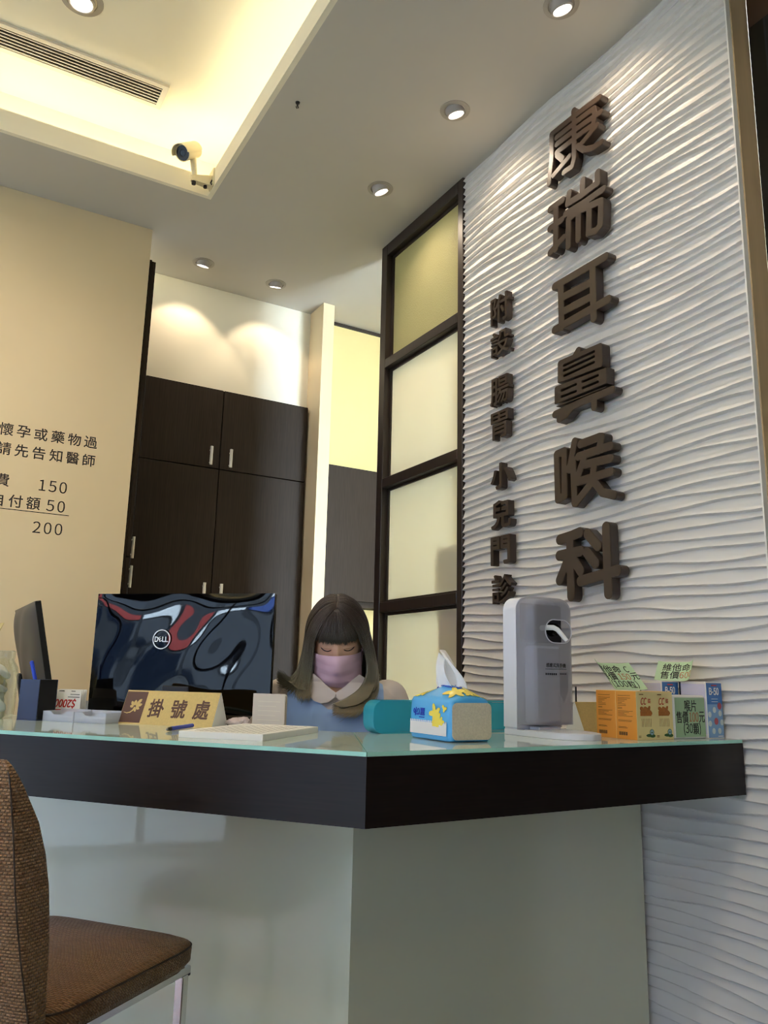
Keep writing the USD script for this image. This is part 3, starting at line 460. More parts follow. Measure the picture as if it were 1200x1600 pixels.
single("floor", bx(-3.6, 3.3, -3.1, 4.3, -0.1, 0), "floor_tile", False, kind="structure")

# fee-list wall and its lettering
wl = thing("wall_left", None, None, (XE, YT, 0), kind="structure")
part(wl, "wall_panel", bx(XS, XE, YT, YT + 0.03, 0, ZC), "wall_beige", False)


def wall_print(poly, x, z):
    return ink(poly, frame((x, YT, z), X, Z, -Y), 0.0005)


for row, z in (("懷孕或藥物過", 2.2345), ("請先告知醫師", 2.150)):
    m = [wall_print(text(c, 0.058, 0.010), 0.2175 + 0.0687 * i, z) for i, c in enumerate(row)]
    part(wl, "lettering", cat_(*m), "vinyl_black", False)
m = [wall_print(text("費", 0.058, 0.010), 0.226, 2.014)]
m += [wall_print(text(c, 0.066, 0.0), x, 2.012) for c, x in (("1", 0.383), ("5", 0.424), ("0", 0.467))]
part(wl, "lettering", cat_(*m), "vinyl_black", False)
m = [wall_print(text(c, 0.058, 0.010), x, 1.929) for c, x in (("自", 0.2175), ("付", 0.2862), ("額", 0.355))]
m += [wall_print(text(c, 0.066, 0.0), x, 1.9275) for c, x in (("5", 0.423), ("0", 0.467))]
part(wl, "lettering", cat_(*m), "vinyl_black", False)
part(wl, "lettering", cat_(*[wall_print(text(c, 0.066, 0.0), x, 1.828) for c, x in (("2", 0.379), ("0", 0.4225), ("0", 0.466))]), "vinyl_black", False)
part(wl, "ruled_line", bx(0.19, 0.502, YT - 0.0006, YT, 1.8908, 1.8938), "vinyl_black", False)

# wall behind the cupboards, its short return, and the passage beyond
single("wall_back", bx(0.60, 1.79, YB, YB + 0.05, 0, ZC), "wall_cream", False, kind="structure")
single("wall_return", bx(1.787, 1.857, 3.856, YB + 0.05, 0, ZC), "wall_beige", False, kind="structure")
single("wall_passage", bx(1.857, 3.3, LAN, LAN + 0.05, 0, ZC), "wall_yellow", False, kind="structure")
single("wall_corridor", bx(3.2, 3.3, 0.4, LAN, 0, ZC), "wall_cream", False, kind="structure")
single("baseboard_passage", bx(1.857, 3.2, LAN - 0.012, LAN, ZC - 0.024, ZC - 0.006), "wenge_frame", False, kind="structure")
single("wall_front", bx(-3.6, 3.3, YF - 0.1, YF, 0, ZC), "wall_cream", False, kind="structure")

# ripple wall: a cast panel of sharp-crested wavy ridges
ny, nz = 150, 1680
yy, zz = np.meshgrid(np.linspace(1.200, 2.474, ny), np.linspace(0.0, ZC, nz), indexing="ij")
PER = 0.0300
kk = np.arange(-4, int(ZC / PER) + 6)
ycol = yy[:, 0]
frac = np.empty_like(yy)
for i, y0 in enumerate(ycol):
    com = 0.30 * np.sin(2 * np.pi * (y0 / 0.83) + 0.16 * kk) + 0.5 * (meshkit.noise(np.stack([np.full(len(kk), y0 * 2.6), kk * 0.11, 0 * kk], -1), 3) - 0.5)
    alt = 0.14 * np.sin(2 * np.pi * y0 / 0.66 + np.pi * kk + 0.21 * kk) + 0.06 * np.sin(2 * np.pi * y0 / 0.31 + 2.1 * kk)
    cz = PER * (kk + com + alt)
    frac[i] = np.interp(zz[i], cz, kk.astype(float)) % 1.0
# each ridge: a sharp crest undercut below, sloping back gently above it
TOP = 0.91
depth = np.where(frac < TOP, 1 - (1 - frac / TOP) ** 1.5, 0.5 + 0.5 * np.cos(np.pi * np.clip((frac - TOP) / (1 - TOP), 0, 1)))
amp = 0.0130 * (0.85 + 0.3 * meshkit.noise(np.stack([yy * 6, zz * 25, 0 * yy], -1), 9))
xx = XW + amp * depth
V = np.stack([xx, yy, zz], -1).reshape(-1, 3)
ix = np.arange(ny * nz).reshape(ny, nz)
q = np.stack([ix[:-1, :-1], ix[:-1, 1:], ix[1:, 1:], ix[1:, :-1]], -1).reshape(-1, 4)
wr = thing("wall_right", None, None, (XW, 1.2, 0), kind="structure")
part(wr, "ripple_panel", trimesh.Trimesh(V, np.vstack([q[:, [0, 1, 2]], q[:, [0, 2, 3]]]), process=False), "ripple_white", True)
part(wr, "backing", bx(XW + 0.017, 1.862, 1.206, 2.474, 0, ZC), "edge_white", False)
part(wr, "edge_strip", bx(XW - 0.001, XW + 0.016, 1.196, 1.2005, 0, ZC), "edge_white", False)
single("trim_1", bx(XW + 0.016, 1.864, 1.192, 1.206, 0, ZC), "trim_beech", False, kind="structure")

# dark glazed front of the next room, to the right of the ripple wall
w3 = thing("window_2", None, None, (1.875, 0.2, 0), kind="structure")
part(w3, "pane", bx(1.866, 1.90, -3.0, 1.192, 0, 3.10), "dark_glass", False)
part(w3, "header", bx(1.866, 1.95, -3.0, 1.192, 3.10, ZC), "header_brown", False)

# ceiling: soffit with a lit cove
CX0, CX1, CY0, CY1 = -2.6, 0.888, -1.6, 3.2
ce = thing("ceiling", None, None, (CX1, CY1, ZC), kind="structure")
for a in ((CX1 + 0.02, 3.3, -3.1, LAN), (-3.6, CX0 - 0.02, -3.1, LAN), (CX0 - 0.02, CX1 + 0.02, CY1 + 0.02, LAN), (CX0 - 0.02, CX1 + 0.02, -3.1, CY0 - 0.02)):
    part(ce, "soffit", bx(*a, ZC, ZC + 0.02), "ceiling_paint", False)
ZL, ZR, TR = 3.432, 3.66, 0.22
for a in ((CX1, CX1 + 0.02, CY0 - 0.02, CY1 + 0.02), (CX0 - 0.02, CX0, CY0 - 0.02, CY1 + 0.02), (CX0, CX1, CY1, CY1 + 0.02), (CX0, CX1, CY0 - 0.02, CY0)):
    part(ce, "cove_lip", bx(*a, ZC, ZL), "cove_paint", False)
part(ce, "raised_ceiling", bx(CX0 - TR, CX1 + TR, CY0 - TR, CY1 + TR, ZR, ZR + 0.03), "cove_paint", False)
for a in ((CX1 + TR, CX1 + TR + 0.02, CY0 - TR, CY1 + TR), (CX0 - TR - 0.02, CX0 - TR, CY0 - TR, CY1 + TR), (CX0 - TR, CX1 + TR, CY1 + TR, CY1 + TR + 0.02), (CX0 - TR, CX1 + TR, CY0 - TR - 0.02, CY0 - TR)):
    part(ce, "trough_side", bx(*a, ZC + 0.02, ZR), "cove_paint", False)
for n, a in (("along the street side of the reception", (CX1 + 0.06, CX1 + 0.085, CY0, CY1 + 0.1)), ("over the fee-list wall", (CX0, CX1 + 0.03, CY1 + 0.06, CY1 + 0.085)), ("over the entrance side", (CX0 - 0.085, CX0 - 0.06, CY0, CY1)), ("over the back of the lobby", (CX0, CX1, CY0 - 0.085, CY0 - 0.06))):
    part(ce, "light_strip", bx(*a, ZC + 0.021, ZC + 0.045), "cove_glow", False)

# shopfront towards the street (seen only in reflections)
w1 = thing("window_1", None, None, (XS, 0, 0), kind="structure")
for y in (-3.0, -1.35, 0.3, 1.95, 3.56):
    part(w1, "mullion", bx(XS - 0.05, XS + 0.05, y, y + 0.06, 0, ZC), "shop_frame", False)
for z in (0.0, 2.35):
    part(w1, "rail", bx(XS - 0.04, XS + 0.04, -3.0, YT, z, z + 0.08), "shop_frame", False)
part(w1, "header", bx(XS - 0.05, XS + 0.05, -3.0, YT, 2.95, ZC), "shop_frame", False)
part(w1, "pane", bx(XS - 0.004, XS + 0.004, -2.95, 3.55, 0.08, 2.95), "clear_pane", False)
single("street", bx(-30, XS - 0.06, -25, 25, -0.3, -0.15), "asphalt", False, kind="structure")
mat("shop_red", (150, 40, 36), 0.5)
mat("shop_blue", (40, 70, 140), 0.5)
mat("shop_white", (226, 228, 232), 0.5)
fc = thing("wall_street", None, None, (-12, 0, -0.15), kind="structure")
part(fc, "facade", bx(-13, -12, -16, 16, -0.15, 9.5), "facade", False)
for j in range(9):
    y0 = -15.0 + 3.4 * j
    part(fc, "shop_opening", bx(-12.0, -11.96, y0, y0 + 2.9, -0.1, 2.7), "facade_window", False)
    part(fc, "shop_board", bx(-12.0, -11.7, y0, y0 + 3.0, 2.85, 3.6), ("shop_white", "shop_red", "shop_blue")[j % 3], False)
    for k in range(2):
        part(fc, "window_opening", bx(-12.0, -11.96, y0 + 0.2, y0 + 2.6, 4.3 + 2.6 * k, 6.0 + 2.6 * k), "facade_window", False)

# ------------------------------------------------------------------ ceiling lamps


def downlight(x, y, z, tilt, label, power, r=0.056, cone=58.0, soft=1.0, color=SPOT_WARM):
    """Recessed gimbal lamp; tilt: horizontal vector towards which the lamp leans."""
    t = thing("ceiling_downlight", label, "downlight", (x, y, z), group="recessed ceiling downlights")
    T = frame((x, y, z), X, -Y, -Z)      # local +z points down
    part(t, "trim_ring", moved(lathe([(r * 0.70, -0.012), (r * 0.71, 0.001), (r * 0.74, 0.003), (r * 1.0, 0.002), (r * 1.02, -0.001), (r * 0.8, -0.004), (r * 0.72, -0.012)], 40), T), "lamp_trim")
    d = np.array([tilt[0], tilt[1], -1.0])
    d /= np.linalg.norm(d)
    a = np.cross(Y if abs(d[1]) < 0.9 else X, d)
    a /= np.linalg.norm(a)
    G = frame(np.array([x, y, z]) + d * 0.005, a, np.cross(d, a), d)
    q = r * 0.63
    part(t, "gimbal", moved(lathe([(q * 0.80, -0.030), (q * 0.82, 0.012), (q * 0.88, 0.0135), (q, 0.010), (q * 0.98, -0.034), (q * 0.80, -0.030)], 40), G), "lamp_cup")
    lens = part(t, "lamp", moved(lathe([(0, 0.006), (q * 0.5, 0.008), (q * 0.81, 0.006), (q * 0.81, -0.010), (0, -0.010)], 36), G), "lamp_glow")
    spot_light(unique("/World", "lamp_light").split("/")[-1], np.array([x, y, z]) + d * 0.030, d, power, color, cone, soft)
    return t


downlight(1.523, 1.593, ZC, (0.36, 0.05), "tilted downlight nearest the camera of the row beside the ripple wall", SPOT_POWER * 0.75)
downlight(1.514, 2.163, ZC, (0.36, 0.05), "tilted downlight in the middle of the row beside the ripple wall", SPOT_POWER * 0.75)
downlight(1.519, 2.739, ZC, (0.42, 0.0), "tilted downlight in front of the glass partition", SPOT_POWER * 0.75)
downlight(1.056, 3.792, ZC, (-0.08, 0.35), "downlight over the left door of the tall dark cupboard", SPOT_POWER * 0.38, cone=46.0, soft=0.35)
downlight(1.467, 3.801, ZC, (0.08, 0.35), "downlight over the right door of the tall dark cupboard", SPOT_POWER * 0.28, cone=46.0, soft=0.35)
downlight(0.239, 2.737, ZR, (0.0, 0.0), "bright round downlight in the raised ceiling beside the air vent", SPOT_POWER * 1.0, r=0.075)
# further lamps of the lobby, out of the picture, over the entrance and the corridor behind the partition
downlight(-0.9, 2.2, ZR, (0.05, 0.55), "round lobby downlight in the raised ceiling near the street side", SPOT_POWER * 5.5, r=0.075, color=LOBBY_COLOR)
downlight(-1.3, 0.4, ZR, (0.55, 0.1), "round lobby downlight in the raised ceiling near the entrance", SPOT_POWER * 2.0, r=0.075, color=LOBBY_COLOR)
downlight(0.0, 0.3, ZR, (0.6, 0.45), "round lobby downlight in the raised ceiling above the waiting area", SPOT_POWER * 1.4, r=0.075, color=LOBBY_COLOR)
downlight(2.4, 2.9, ZC, (0.0, 0.0), "corridor downlight behind the frosted glass partition", SPOT_POWER * 3.0)
downlight(2.4, 3.7, ZC, (0.0, 0.2), "corridor downlight at the end of the passage", SPOT_POWER * 0.32)

# air vent in the raised ceiling
av = thing("air_vent", "long slatted linear air vent in the raised cove ceiling", "air vent", (0.0, 3.08, ZR))
vx0, vx1, vy0, vy1 = -1.0, 0.636, 3.0, 3.155
ring = sbox(vx0, vy0, vx1, vy1).difference(sbox(vx0 + 0.022, vy0 + 0.022, vx1 - 0.022, vy1 - 0.022))
part(av, "vent_frame", prism(ring, 0.012, ZR - 0.012), "vent_white", False)
part(av, "backing", bx(vx0 + 0.01, vx1 - 0.01, vy0 + 0.01, vy1 - 0.01, ZR - 0.002, ZR), "vent_dark", False)
for k in range(6):
    y = vy0 + 0.0290 + k * 0.0185
    s = hull([(vx, y + dy, ZR + dz) for vx in (vx0 + 0.022, vx1 - 0.022) for dy, dz in ((0, -0.011), (0.0050, -0.011), (0.0100, -0.003), (0.005, -0.003))])
    part(av, "slat", s, "vent_white", False)

single("sprinkler_hook", cat_(moved(lathe([(0, 0), (0.009, 0), (0.008, -0.004), (0.0035, -0.006), (0.003, -0.016), (0, -0.016)], 16), frame((0.988, 2.437, ZC), X, Y, Z)), tube([(0.988, 2.437, ZC - 0.014), (0.992, 2.437, ZC - 0.022), (0.986, 2.437, ZC - 0.026), (0.982, 2.437, ZC - 0.02)], 0.0022, 8)), "black_plastic", 35, "tiny dark hook screwed into the plain grey ceiling", "ceiling hook")

# ------------------------------------------------------------------ security camera on the cove lip
mat("camera_cream", (226, 214, 178), 0.35)
mat("lens_black", (14, 13, 16), 0.12)
mat("lens_ring", (34, 30, 36), 0.3)
sc = thing("security_camera", "cream bullet security camera on a bracket at the cove corner", "security camera", (0.886, 3.146, 3.39))
hp = np.array([0.727, 3.062, 3.412])         # front of the lens
vw = hp - EYE
vw /= np.linalg.norm(vw)
ax = -0.88 * vw - 0.46 * rt - 0.08 * up
ax /= np.linalg.norm(ax)
sx = np.cross(Z, ax); sx /= np.linalg.norm(sx)
sy = np.cross(ax, sx)
G = frame(hp, sx, sy, ax)                    # local z looks out of the lens
part(sc, "housing", moved(lathe([(0, -0.125), (0.026, -0.125), (0.030, -0.118), (0.0315, -0.05), (0.0335, -0.004), (0.0345, 0.0), (0.031, 0.001), (0.030, -0.006), (0, -0.006)], 40), G), "camera_cream")
ln = part(sc, "lens", moved(lathe([(0, -0.003), (0.012, -0.0035), (0.0125, -0.006), (0, -0.006)], 32), G), "lens_black")
part(sc, "lens_ring", moved(lathe([(0.0125, -0.0055), (0.014, -0.003), (0.030, -0.0035), (0.0305, -0.0058), (0.0125, -0.0058)], 40), G), "lens_ring")
th = np.linspace(math.radians(-8), math.radians(188), 30)
shade_o = [(0.040 * math.cos(a), 0.037 * math.sin(a) + 0.001) for a in th]
shade_i = [(0.0375 * math.cos(a), 0.0345 * math.sin(a) + 0.001) for a in th[::-1]]
part(sc, "sunshield", moved(prism(Polygon(shade_o + shade_i), 0.128, -0.118), G @ trimesh.transformations.translation_matrix([0, 0.002, 0.012])), "camera_cream")
elbow = hp - ax * 0.075 - sy * 0.030
foot = np.array([0.799, 3.118, 3.347])
part(sc, "swivel_joint", m3.Manifold.batch_hull([man(moved(trimesh.creation.icosphere(2, 0.014), frame(elbow, X, Y, Z))), man(moved(trimesh.creation.icosphere(2, 0.011), frame(foot + Z * 0.022, X, Y, Z)))]), "camera_cream")
base = np.array([0.884, 3.142, 3.372])
arm = m3.Manifold.batch_hull([man(moved(lathe([(0, -0.013), (0.014, -0.013), (0.014, 0.013), (0, 0.013)], 20), frame(foot, X, Y, Z))), man(moved(trimesh.creation.box([0.012, 0.034, 0.05]), frame(base - X * 0.004, X, Y, Z)))])
part(sc, "bracket_arm", arm, "camera_cream")
part(sc, "knob", moved(lathe([(0, 0), (0.009, 0), (0.009, -0.014), (0, -0.016)], 16), frame(foot - Z * 0.012, X, Y, Z)), "lens_ring")
part(sc, "knob", moved(lathe([(0, 0), (0.008, 0), (0.008, -0.013), (0, -0.014)], 16), frame(base + np.array([-0.03, -0.01, -0.028]), X, Y, Z)), "lens_ring")
part(sc, "mounting_plate", bx(0.880, 0.888, 3.112, 3.172, 3.345, 3.432, 0.002), "camera_cream")
part(sc, "cable", tube([(0.884, 3.12, 3.36), (0.876, 3.115, 3.345), (0.872, 3.116, 3.352), (0.878, 3.118, 3.37)], 0.0025, 8), "black_plastic")

# ------------------------------------------------------------------ raised sign on the ripple wall


def letter_shape(c):
    w, strokes, solids, slots = SIGN[c]
    pts = lambda q: [(-a / 1000.0, b / 1000.0) for a, b in zip(q[0][::2], q[0][1::2])]
    g = unary_union([LineString(pts(a)).buffer(w * (1.0 if c == "康" else 1.15), quad_segs=6) for a in strokes] + [Polygon(pts(a)).buffer(0.012, quad_segs=6) for a in solids])
    for a in slots:
        g = g.difference(LineString(pts(a)).buffer(0.0042, quad_segs=3))
    return g.buffer(-0.0008).buffer(0.0008)


def raised(g, x_back, thick):
    """The character standing off the wall: the shape's x is -Y, its y is Z; front towards the room."""
    return moved(prism(g, thick), frame((x_back, 0, 0), -Y, Z, -X))


ORD = {"康": "topmost", "瑞": "second", "耳": "third", "鼻": "fourth", "喉": "fifth", "科": "lowest"}
for c in SIGN:
    g = letter_shape(c)
    b = g.bounds
    t = thing("sign_character", f"large raised dark brown character {c}, {ORD[c]} of the big column on the ripple wall", "sign character", (XW, -(b[0] + b[2]) / 2, b[1]), group="large raised characters of the wall sign")
    part(t, "character_body", raised(g, XW - 0.006, 0.032), "sign_brown", 40)
    part(t, "character_face", raised(g.buffer(-0.0018), XW - 0.0376, 0.0014), "sign_brown", 40)
SMALL = (("附", 2.195, 2.609, 0.112, 0.112), ("設", 2.196, 2.472, 0.112, 0.098), ("腸", 2.200, 2.285, 0.11, 0.106), ("胃", 2.201, 2.152, 0.103, 0.106),
         ("小", 2.196, 1.959, 0.118, 0.098), ("兒", 2.197, 1.817, 0.114, 0.104), ("門", 2.201, 1.687, 0.113, 0.104), ("診", 2.197, 1.549, 0.112, 0.104))
NTH = ("first", "second", "third", "fourth", "fifth", "sixth", "seventh", "lowest")
for i, (c, y, z, w, h) in enumerate(SMALL):
    g = glyph(c)[0].buffer(0.020 if c not in "小兒門" else 0.034, quad_segs=4)
    b = g.bounds
    g = affinity.scale(affinity.translate(g, -(b[0] + b[2]) / 2, -(b[1] + b[3]) / 2), w / (b[2] - b[0]), h / (b[3] - b[1]), origin=(0, 0))
    g = affinity.translate(g, -y, z).buffer(-0.0005).simplify(0.0003)
    t = thing("small_sign_character", f"small raised brown character {c}, {NTH[i]} from the top in the narrow sign column", "sign character", (XW, y, z - h / 2), group="small raised characters of the wall sign")
    part(t, "character_body", raised(g, XW - 0.005, 0.026), "sign_brown", 40)
    part(t, "character_face", raised(g.buffer(-0.0012), XW - 0.0306, 0.0012), "sign_brown", 40)

# ------------------------------------------------------------------ glass partition with dark frame
gp = thing("glass_partition", "dark wood framed partition with four frosted glass panes beside the ripple wall", "partition", (1.78, 2.82, 0))
PX0, PX1 = 1.775, 1.862
part(gp, "frame_post", bx(PX0, PX1, 2.476, 2.512, 0, ZC - 0.002, 0.002), "wenge_frame", False)
part(gp, "frame_post", bx(PX0, PX1, 3.112, 3.164, 0, ZC - 0.002, 0.002), "wenge_frame", False)
part(gp, "rail", bx(PX0, PX1, 2.512, 3.112, ZC - 0.062, ZC - 0.002, 0.002), "wenge_frame", False)
for z in (2.73, 2.14, 1.565, 0.95, 0.02):
    part(gp, "rail", bx(PX0, PX1, 2.512, 3.112, z - 0.045, z, 0.002), "wenge_frame", False)
zs = (ZC - 0.062, 2.73, 2.14, 1.565, 0.95, 0.02)
for k in range(5):
    part(gp, "glass_pane", bx(1.812, 1.820, 2.512, 3.112, zs[k + 1], zs[k] - (0.045 if k else 0)), "pane_speckled" if k == 0 else "pane_milk", False, label="speckled textured glass pane" if k == 0 else None)
for k in range(5):
    z0, z1 = zs[k + 1], zs[k] - (0.045 if k else 0)
    rg = sbox(2.512, z0, 3.112, z1).difference(sbox(2.528, z0 + 0.012, 3.096, z1 - 0.012))
    part(gp, "glazing_bead", moved(prism(rg, 0.008), frame((1.804, 0, 0), Y, Z, X)), "wenge_frame", False)
mat("poster_paper", (236, 232, 226), 0.6)
mat("poster_red", (196, 60, 50), 0.6)
ps = thing("paper_notice", "blurred red and white paper notice behind the lower frosted panes", "notice", (1.835, 2.60, 1.33))
part(ps, "sheet", bx(1.826, 1.8275, 2.515, 2.70, 1.585, 1.76), "poster_paper", False)
part(ps, "sheet", bx(1.826, 1.8275, 2.515, 2.68, 1.29, 1.50), "poster_red", False)
part(ps, "label_field", bx(1.8252, 1.826, 2.60, 2.66, 1.33, 1.40), "poster_paper", False)

# ------------------------------------------------------------------ dark cupboards
tc = thing("tall_cupboard", "tall dark wood cupboard with two upper and two lower doors", "cupboard", (1.32, YB, 0))
CY = YB - 0.004
part(tc, "body", bx(0.842, 1.778, CY - 0.02, CY, 0.0, 2.743), "wenge_upright", False)


def door(t, x0, x1, y, z0, z1, hx, hz):
    d = part(t, "door", bx(x0, x1, y - 0.02, y, z0, z1, 0.0015), "wenge_upright", False)
    hb = [tube([(hx, y - 0.045, hz - 0.05), (hx, y - 0.045, hz + 0.05)], 0.0085, 12)]
    hb += [tube([(hx, y - 0.045, hz + s), (hx, y - 0.019, hz + s)], 0.004, 8) for s in (-0.034, 0.034)]
    part(d, "handle", cat_(*hb), "handle_pale", 40)


yd = CY - 0.0205
door(tc, 0.858, 1.274, yd, 2.302, 2.740, 1.222, 2.362)
door(tc, 1.279, 1.776, yd, 2.302, 2.740, 1.330, 2.362)
door(tc, 0.858, 1.274, yd, 0.10, 2.297, 1.232, 1.640)
door(tc, 1.279, 1.776, yd, 0.10, 2.297, 1.322, 1.640)

sd = thing("side_cupboard", "narrow dark cupboard edge with steel handles just behind the fee-list wall", "cupboard", (0.73, 3.80, 0))
part(sd, "body", bx(0.55, 0.764, 3.648, CY - 0.03, 0, 3.20), "wenge_upright", False)
for z0, z1, hz in ((1.745, 3.195, 1.795), (0.06, 1.740, 1.66)):
    d = part(sd, "door", bx(0.765, 0.783, 3.650, CY - 0.075, z0, z1, 0.001), "wenge_upright", False)
    hb = [tube([(0.803, 3.70, hz - 0.05), (0.803, 3.70, hz + 0.05)], 0.007, 12)] + [tube([(0.782, 3.70, hz + s), (0.803, 3.70, hz + s)], 0.004, 8) for s in (-0.034, 0.034)]
    part(d, "handle", cat_(*hb), "handle_pale", 40)

pc = thing("wall_cupboard", "plain dark wood cupboard hung on the yellow passage wall", "cupboard", (2.3, LAN, 1.63))
part(pc, "body", bx(1.87, 2.75, LAN - 0.10, LAN, 1.63, 2.414), "wenge_upright", False)
part(pc, "door", bx(1.872, 2.305, LAN - 0.119, LAN - 0.101, 1.648, 2.412, 0.001), "wenge_upright", False)
part(pc, "door", bx(2.309, 2.75, LAN - 0.119, LAN - 0.101, 1.648, 2.412, 0.001), "wenge_upright", False)
part(pc, "ledge", bx(1.87, 2.75, LAN - 0.119, LAN, 1.614, 1.63), "wenge_upright", False)
# ------------------------------------------------------------------ reception counter (two straight runs meeting at an obtuse corner)
CC = np.array([0.71, 1.276])
TL = np.array([-0.621, 0.784])          # along the left run, away from the corner
TRr = np.array([0.99977, 0.0209])       # along the right run
NL = np.array([0.784, 0.621])           # inward normals
NR = np.array([-0.0209, 0.99977])
BIS = np.linalg.solve(np.array([NL, NR]), [1.0, 1.0])
LLEN, RLEN = 2.45, 1.062


def L_(s, d):
    """Point of the left run: s along it from the corner, d behind its front."""
    return CC + s * TL + d * NL


def run(d0, d1, side):
    a, b = CC + d0 * BIS, CC + d1 * BIS
    if side == "l":
        return Polygon([a, L_(LLEN, d0), L_(LLEN, d1), b])
    e = CC + RLEN * TRr
    return Polygon([a, e + d0 * NR, e + d1 * NR, b])


ZG = 1.108
rc = thing("reception_counter", "reception counter with dark wood fascia, pale glass front panels and a green-edged glass top", "counter", (CC[0], CC[1], 0))
part(rc, "fascia", prism(run(0, 0.03, "l"), 0.12, 0.980), "wenge_flat", False)
part(rc, "fascia", prism(run(0, 0.03, "r"), 0.12, 0.980), "wenge_flat", False)
for s in "lr":
    part(rc, "underside", prism(run(0.0305, 0.42, s), 0.02, 0.981), "wenge_flat", False)
    part(rc, "top_board", prism(run(0.0305, 0.45, s), 0.018, 1.0815), "edge_white", False)
    part(rc, "inner_fascia", prism(run(0.421, 0.45, s), 0.10, 0.981), "wenge_flat", False)
    g = run(0.0, 0.45, s)
    gi = g.buffer(-0.0012, join_style=2)
    part(rc, "glass_top", prism(gi, 0.0078, 1.1004), "top_glass", False)
    rim = g.buffer(-0.0006, join_style=2).difference(g.buffer(-0.0012, join_style=2))
    part(rc, "glass_edge", prism(rim, 0.0077, 1.1004), "glass_edge", False)
    part(rc, "front_panel", prism(run(0.326, 0.336, s), 0.92, 0.06), "painted_glass", False)
    part(rc, "core", prism(run(0.3365, 0.40, s), 0.92, 0.06), "edge_white", False)
    part(rc, "plinth", prism(run(0.35, 0.40, s), 0.06, 0), "wenge_flat", False)
wd = thing("work_desk", "low dark work desk running behind the reception counter", "desk", (CC[0], CC[1], 0))
for s in "lr":
    part(wd, "desk_top", prism(run(0.452, 0.66, s), 0.025, 0.775), "wenge_flat", False)
    e0, e1 = (L_(LLEN, 0.46), L_(LLEN - 0.03, 0.65)) if s == "l" else (CC + 1.02 * TRr + 0.46 * NR, CC + 1.05 * TRr + 0.65 * NR)
    part(wd, "end_panel", bx(e0[0], e1[0], e0[1], e1[1], 0, 0.7745), "wenge_flat", False)


def lframe(s, d, z):
    """Frame on the left run: x to the right along the front as seen from the lobby, y inwards, z up."""
    p = L_(s, d)
    return frame((p[0], p[1], z), np.array([*(-TL), 0]), np.array([*NL, 0]), Z)


LRZ = math.atan2(-TL[1], -TL[0])


def lthing(name, label, cat, s, d, z=ZG, group=None):
    p = L_(s, d)
    return thing(name, label, cat, (p[0], p[1], z), LRZ, group)


# ------------------------------------------------------------------ bar stool
for nm, top in (("weave_seat", True), ("weave_side", False)):
    # woven cloth; the weave turns over the edges: (x + z, y + z) on the seat, (x + y, z) on the upright back
    nodes = {
        "tc": ("texture_coordinate", {}), "s": ("separate_xyz", {}), "u": ("math", {"math_type": "add"}), "v": ("math", {"math_type": "add", "value1": 0.0, "value2": 0.0}), "c": ("combine_xyz", {}),
        "br": ("brick_texture", {"scale": 54.0, "color1": lin(172, 128, 86), "color2": lin(148, 106, 68), "mortar": lin(130, 92, 60), "mortar_size": 0.11, "mortar_smooth": 1.0, "brick_width": 0.50, "row_height": 0.28}),
        "nz": ("noise_texture", {"scale": 420.0}), "ad": ("math", {"math_type": "multiply_add", "value2": 0.25}),
        "b": ("bump", {"strength": 0.9, "distance": 0.004, "invert": True}), "p": ("principled_bsdf", {"roughness": 0.42})}
    links = [("tc.object", "s.vector"), ("s.x", "u.value1"), ("s.z" if top else "s.y", "u.value2"), ("s.y" if top else "s.z", "v.value1")] + ([("s.z", "v.value2")] if top else [])
    links += [("u.value", "c.x"), ("v.value", "c.y"), ("c.vector", "br.vector"), ("tc.object", "nz.vector"), ("nz.fac", "ad.value1"), ("br.fac", "ad.value3"), ("ad.value", "b.height"), ("b.normal", "p.normal"), ("br.color", "p.base_color")]
    MATS[nm] = usdkit.material(stage, "/World/Looks/" + nm, nodes, links, surface="p.BSDF")
mat("piping_brown", (58, 38, 24), 0.5)
bs = thing("bar_stool", "brown woven bar stool with chrome legs pushed up to the counter", "bar stool", (0.288, 1.758, 0), math.radians(-51.6))


def rings(levels, n=64):
    """Loft of superellipse rings (z, cx, cy, hx, hy, exponent)."""
    V, F = [], []
    th = np.linspace(0, 2 * math.pi, n, endpoint=False)
    for z, cx, cy, hx, hy, e in levels:
        c, s = np.cos(th), np.sin(th)
        V.append(np.stack([cx + hx * np.sign(c) * np.abs(c) ** (2 / e), cy + hy * np.sign(s) * np.abs(s) ** (2 / e), np.full(n, z)], -1))
    k = len(levels)
    V = np.vstack(V + [[(levels[0][1], levels[0][2], levels[0][0])], [(levels[-1][1], levels[-1][2], levels[-1][0])]])
    for i in range(k - 1):
        for j in range(n):
            j2 = (j + 1) % n
            F += [(i * n + j, i * n + j2, (i + 1) * n + j2), (i * n + j, (i + 1) * n + j2, (i + 1) * n + j)]
    for j in range(n):
        j2 = (j + 1) % n
        F += [(k * n, j2, j), (k * n + 1, (k - 1) * n + j, (k - 1) * n + j2)]
    return trimesh.Trimesh(V, F, process=False)


seat = [(0.655, 0, 0, 0.19, 0.19, 7), (0.658, 0, 0, 0.203, 0.203, 8), (0.668, 0, 0, 0.209, 0.209, 9), (0.690, 0, 0, 0.210, 0.210, 9), (0.700, 0, 0, 0.206, 0.206, 9), (0.707, 0, 0, 0.192, 0.192, 8), (0.713, 0, 0, 0.16, 0.16, 7), (0.719, 0, 0, 0.10, 0.10, 5), (0.7215, 0, 0, 0.04, 0.04, 3)]
part(bs, "seat", rings(seat, 96), "weave_seat", 60, world=False)
zb = [0.63, 0.66, 0.70, 0.75, 0.80, 0.85, 0.90, 0.95, 1.0, 1.03, 1.055, 1.075, 1.090, 1.100]
Fo = np.interp(zb, [0.63, 0.66, 0.70, 0.80, 0.88, 0.95, 1.0, 1.04, 1.075, 1.10], [0.0, 0.0, 0.002, 0.004, 0.011, 0.031, 0.052, 0.080, 0.104, 0.121])
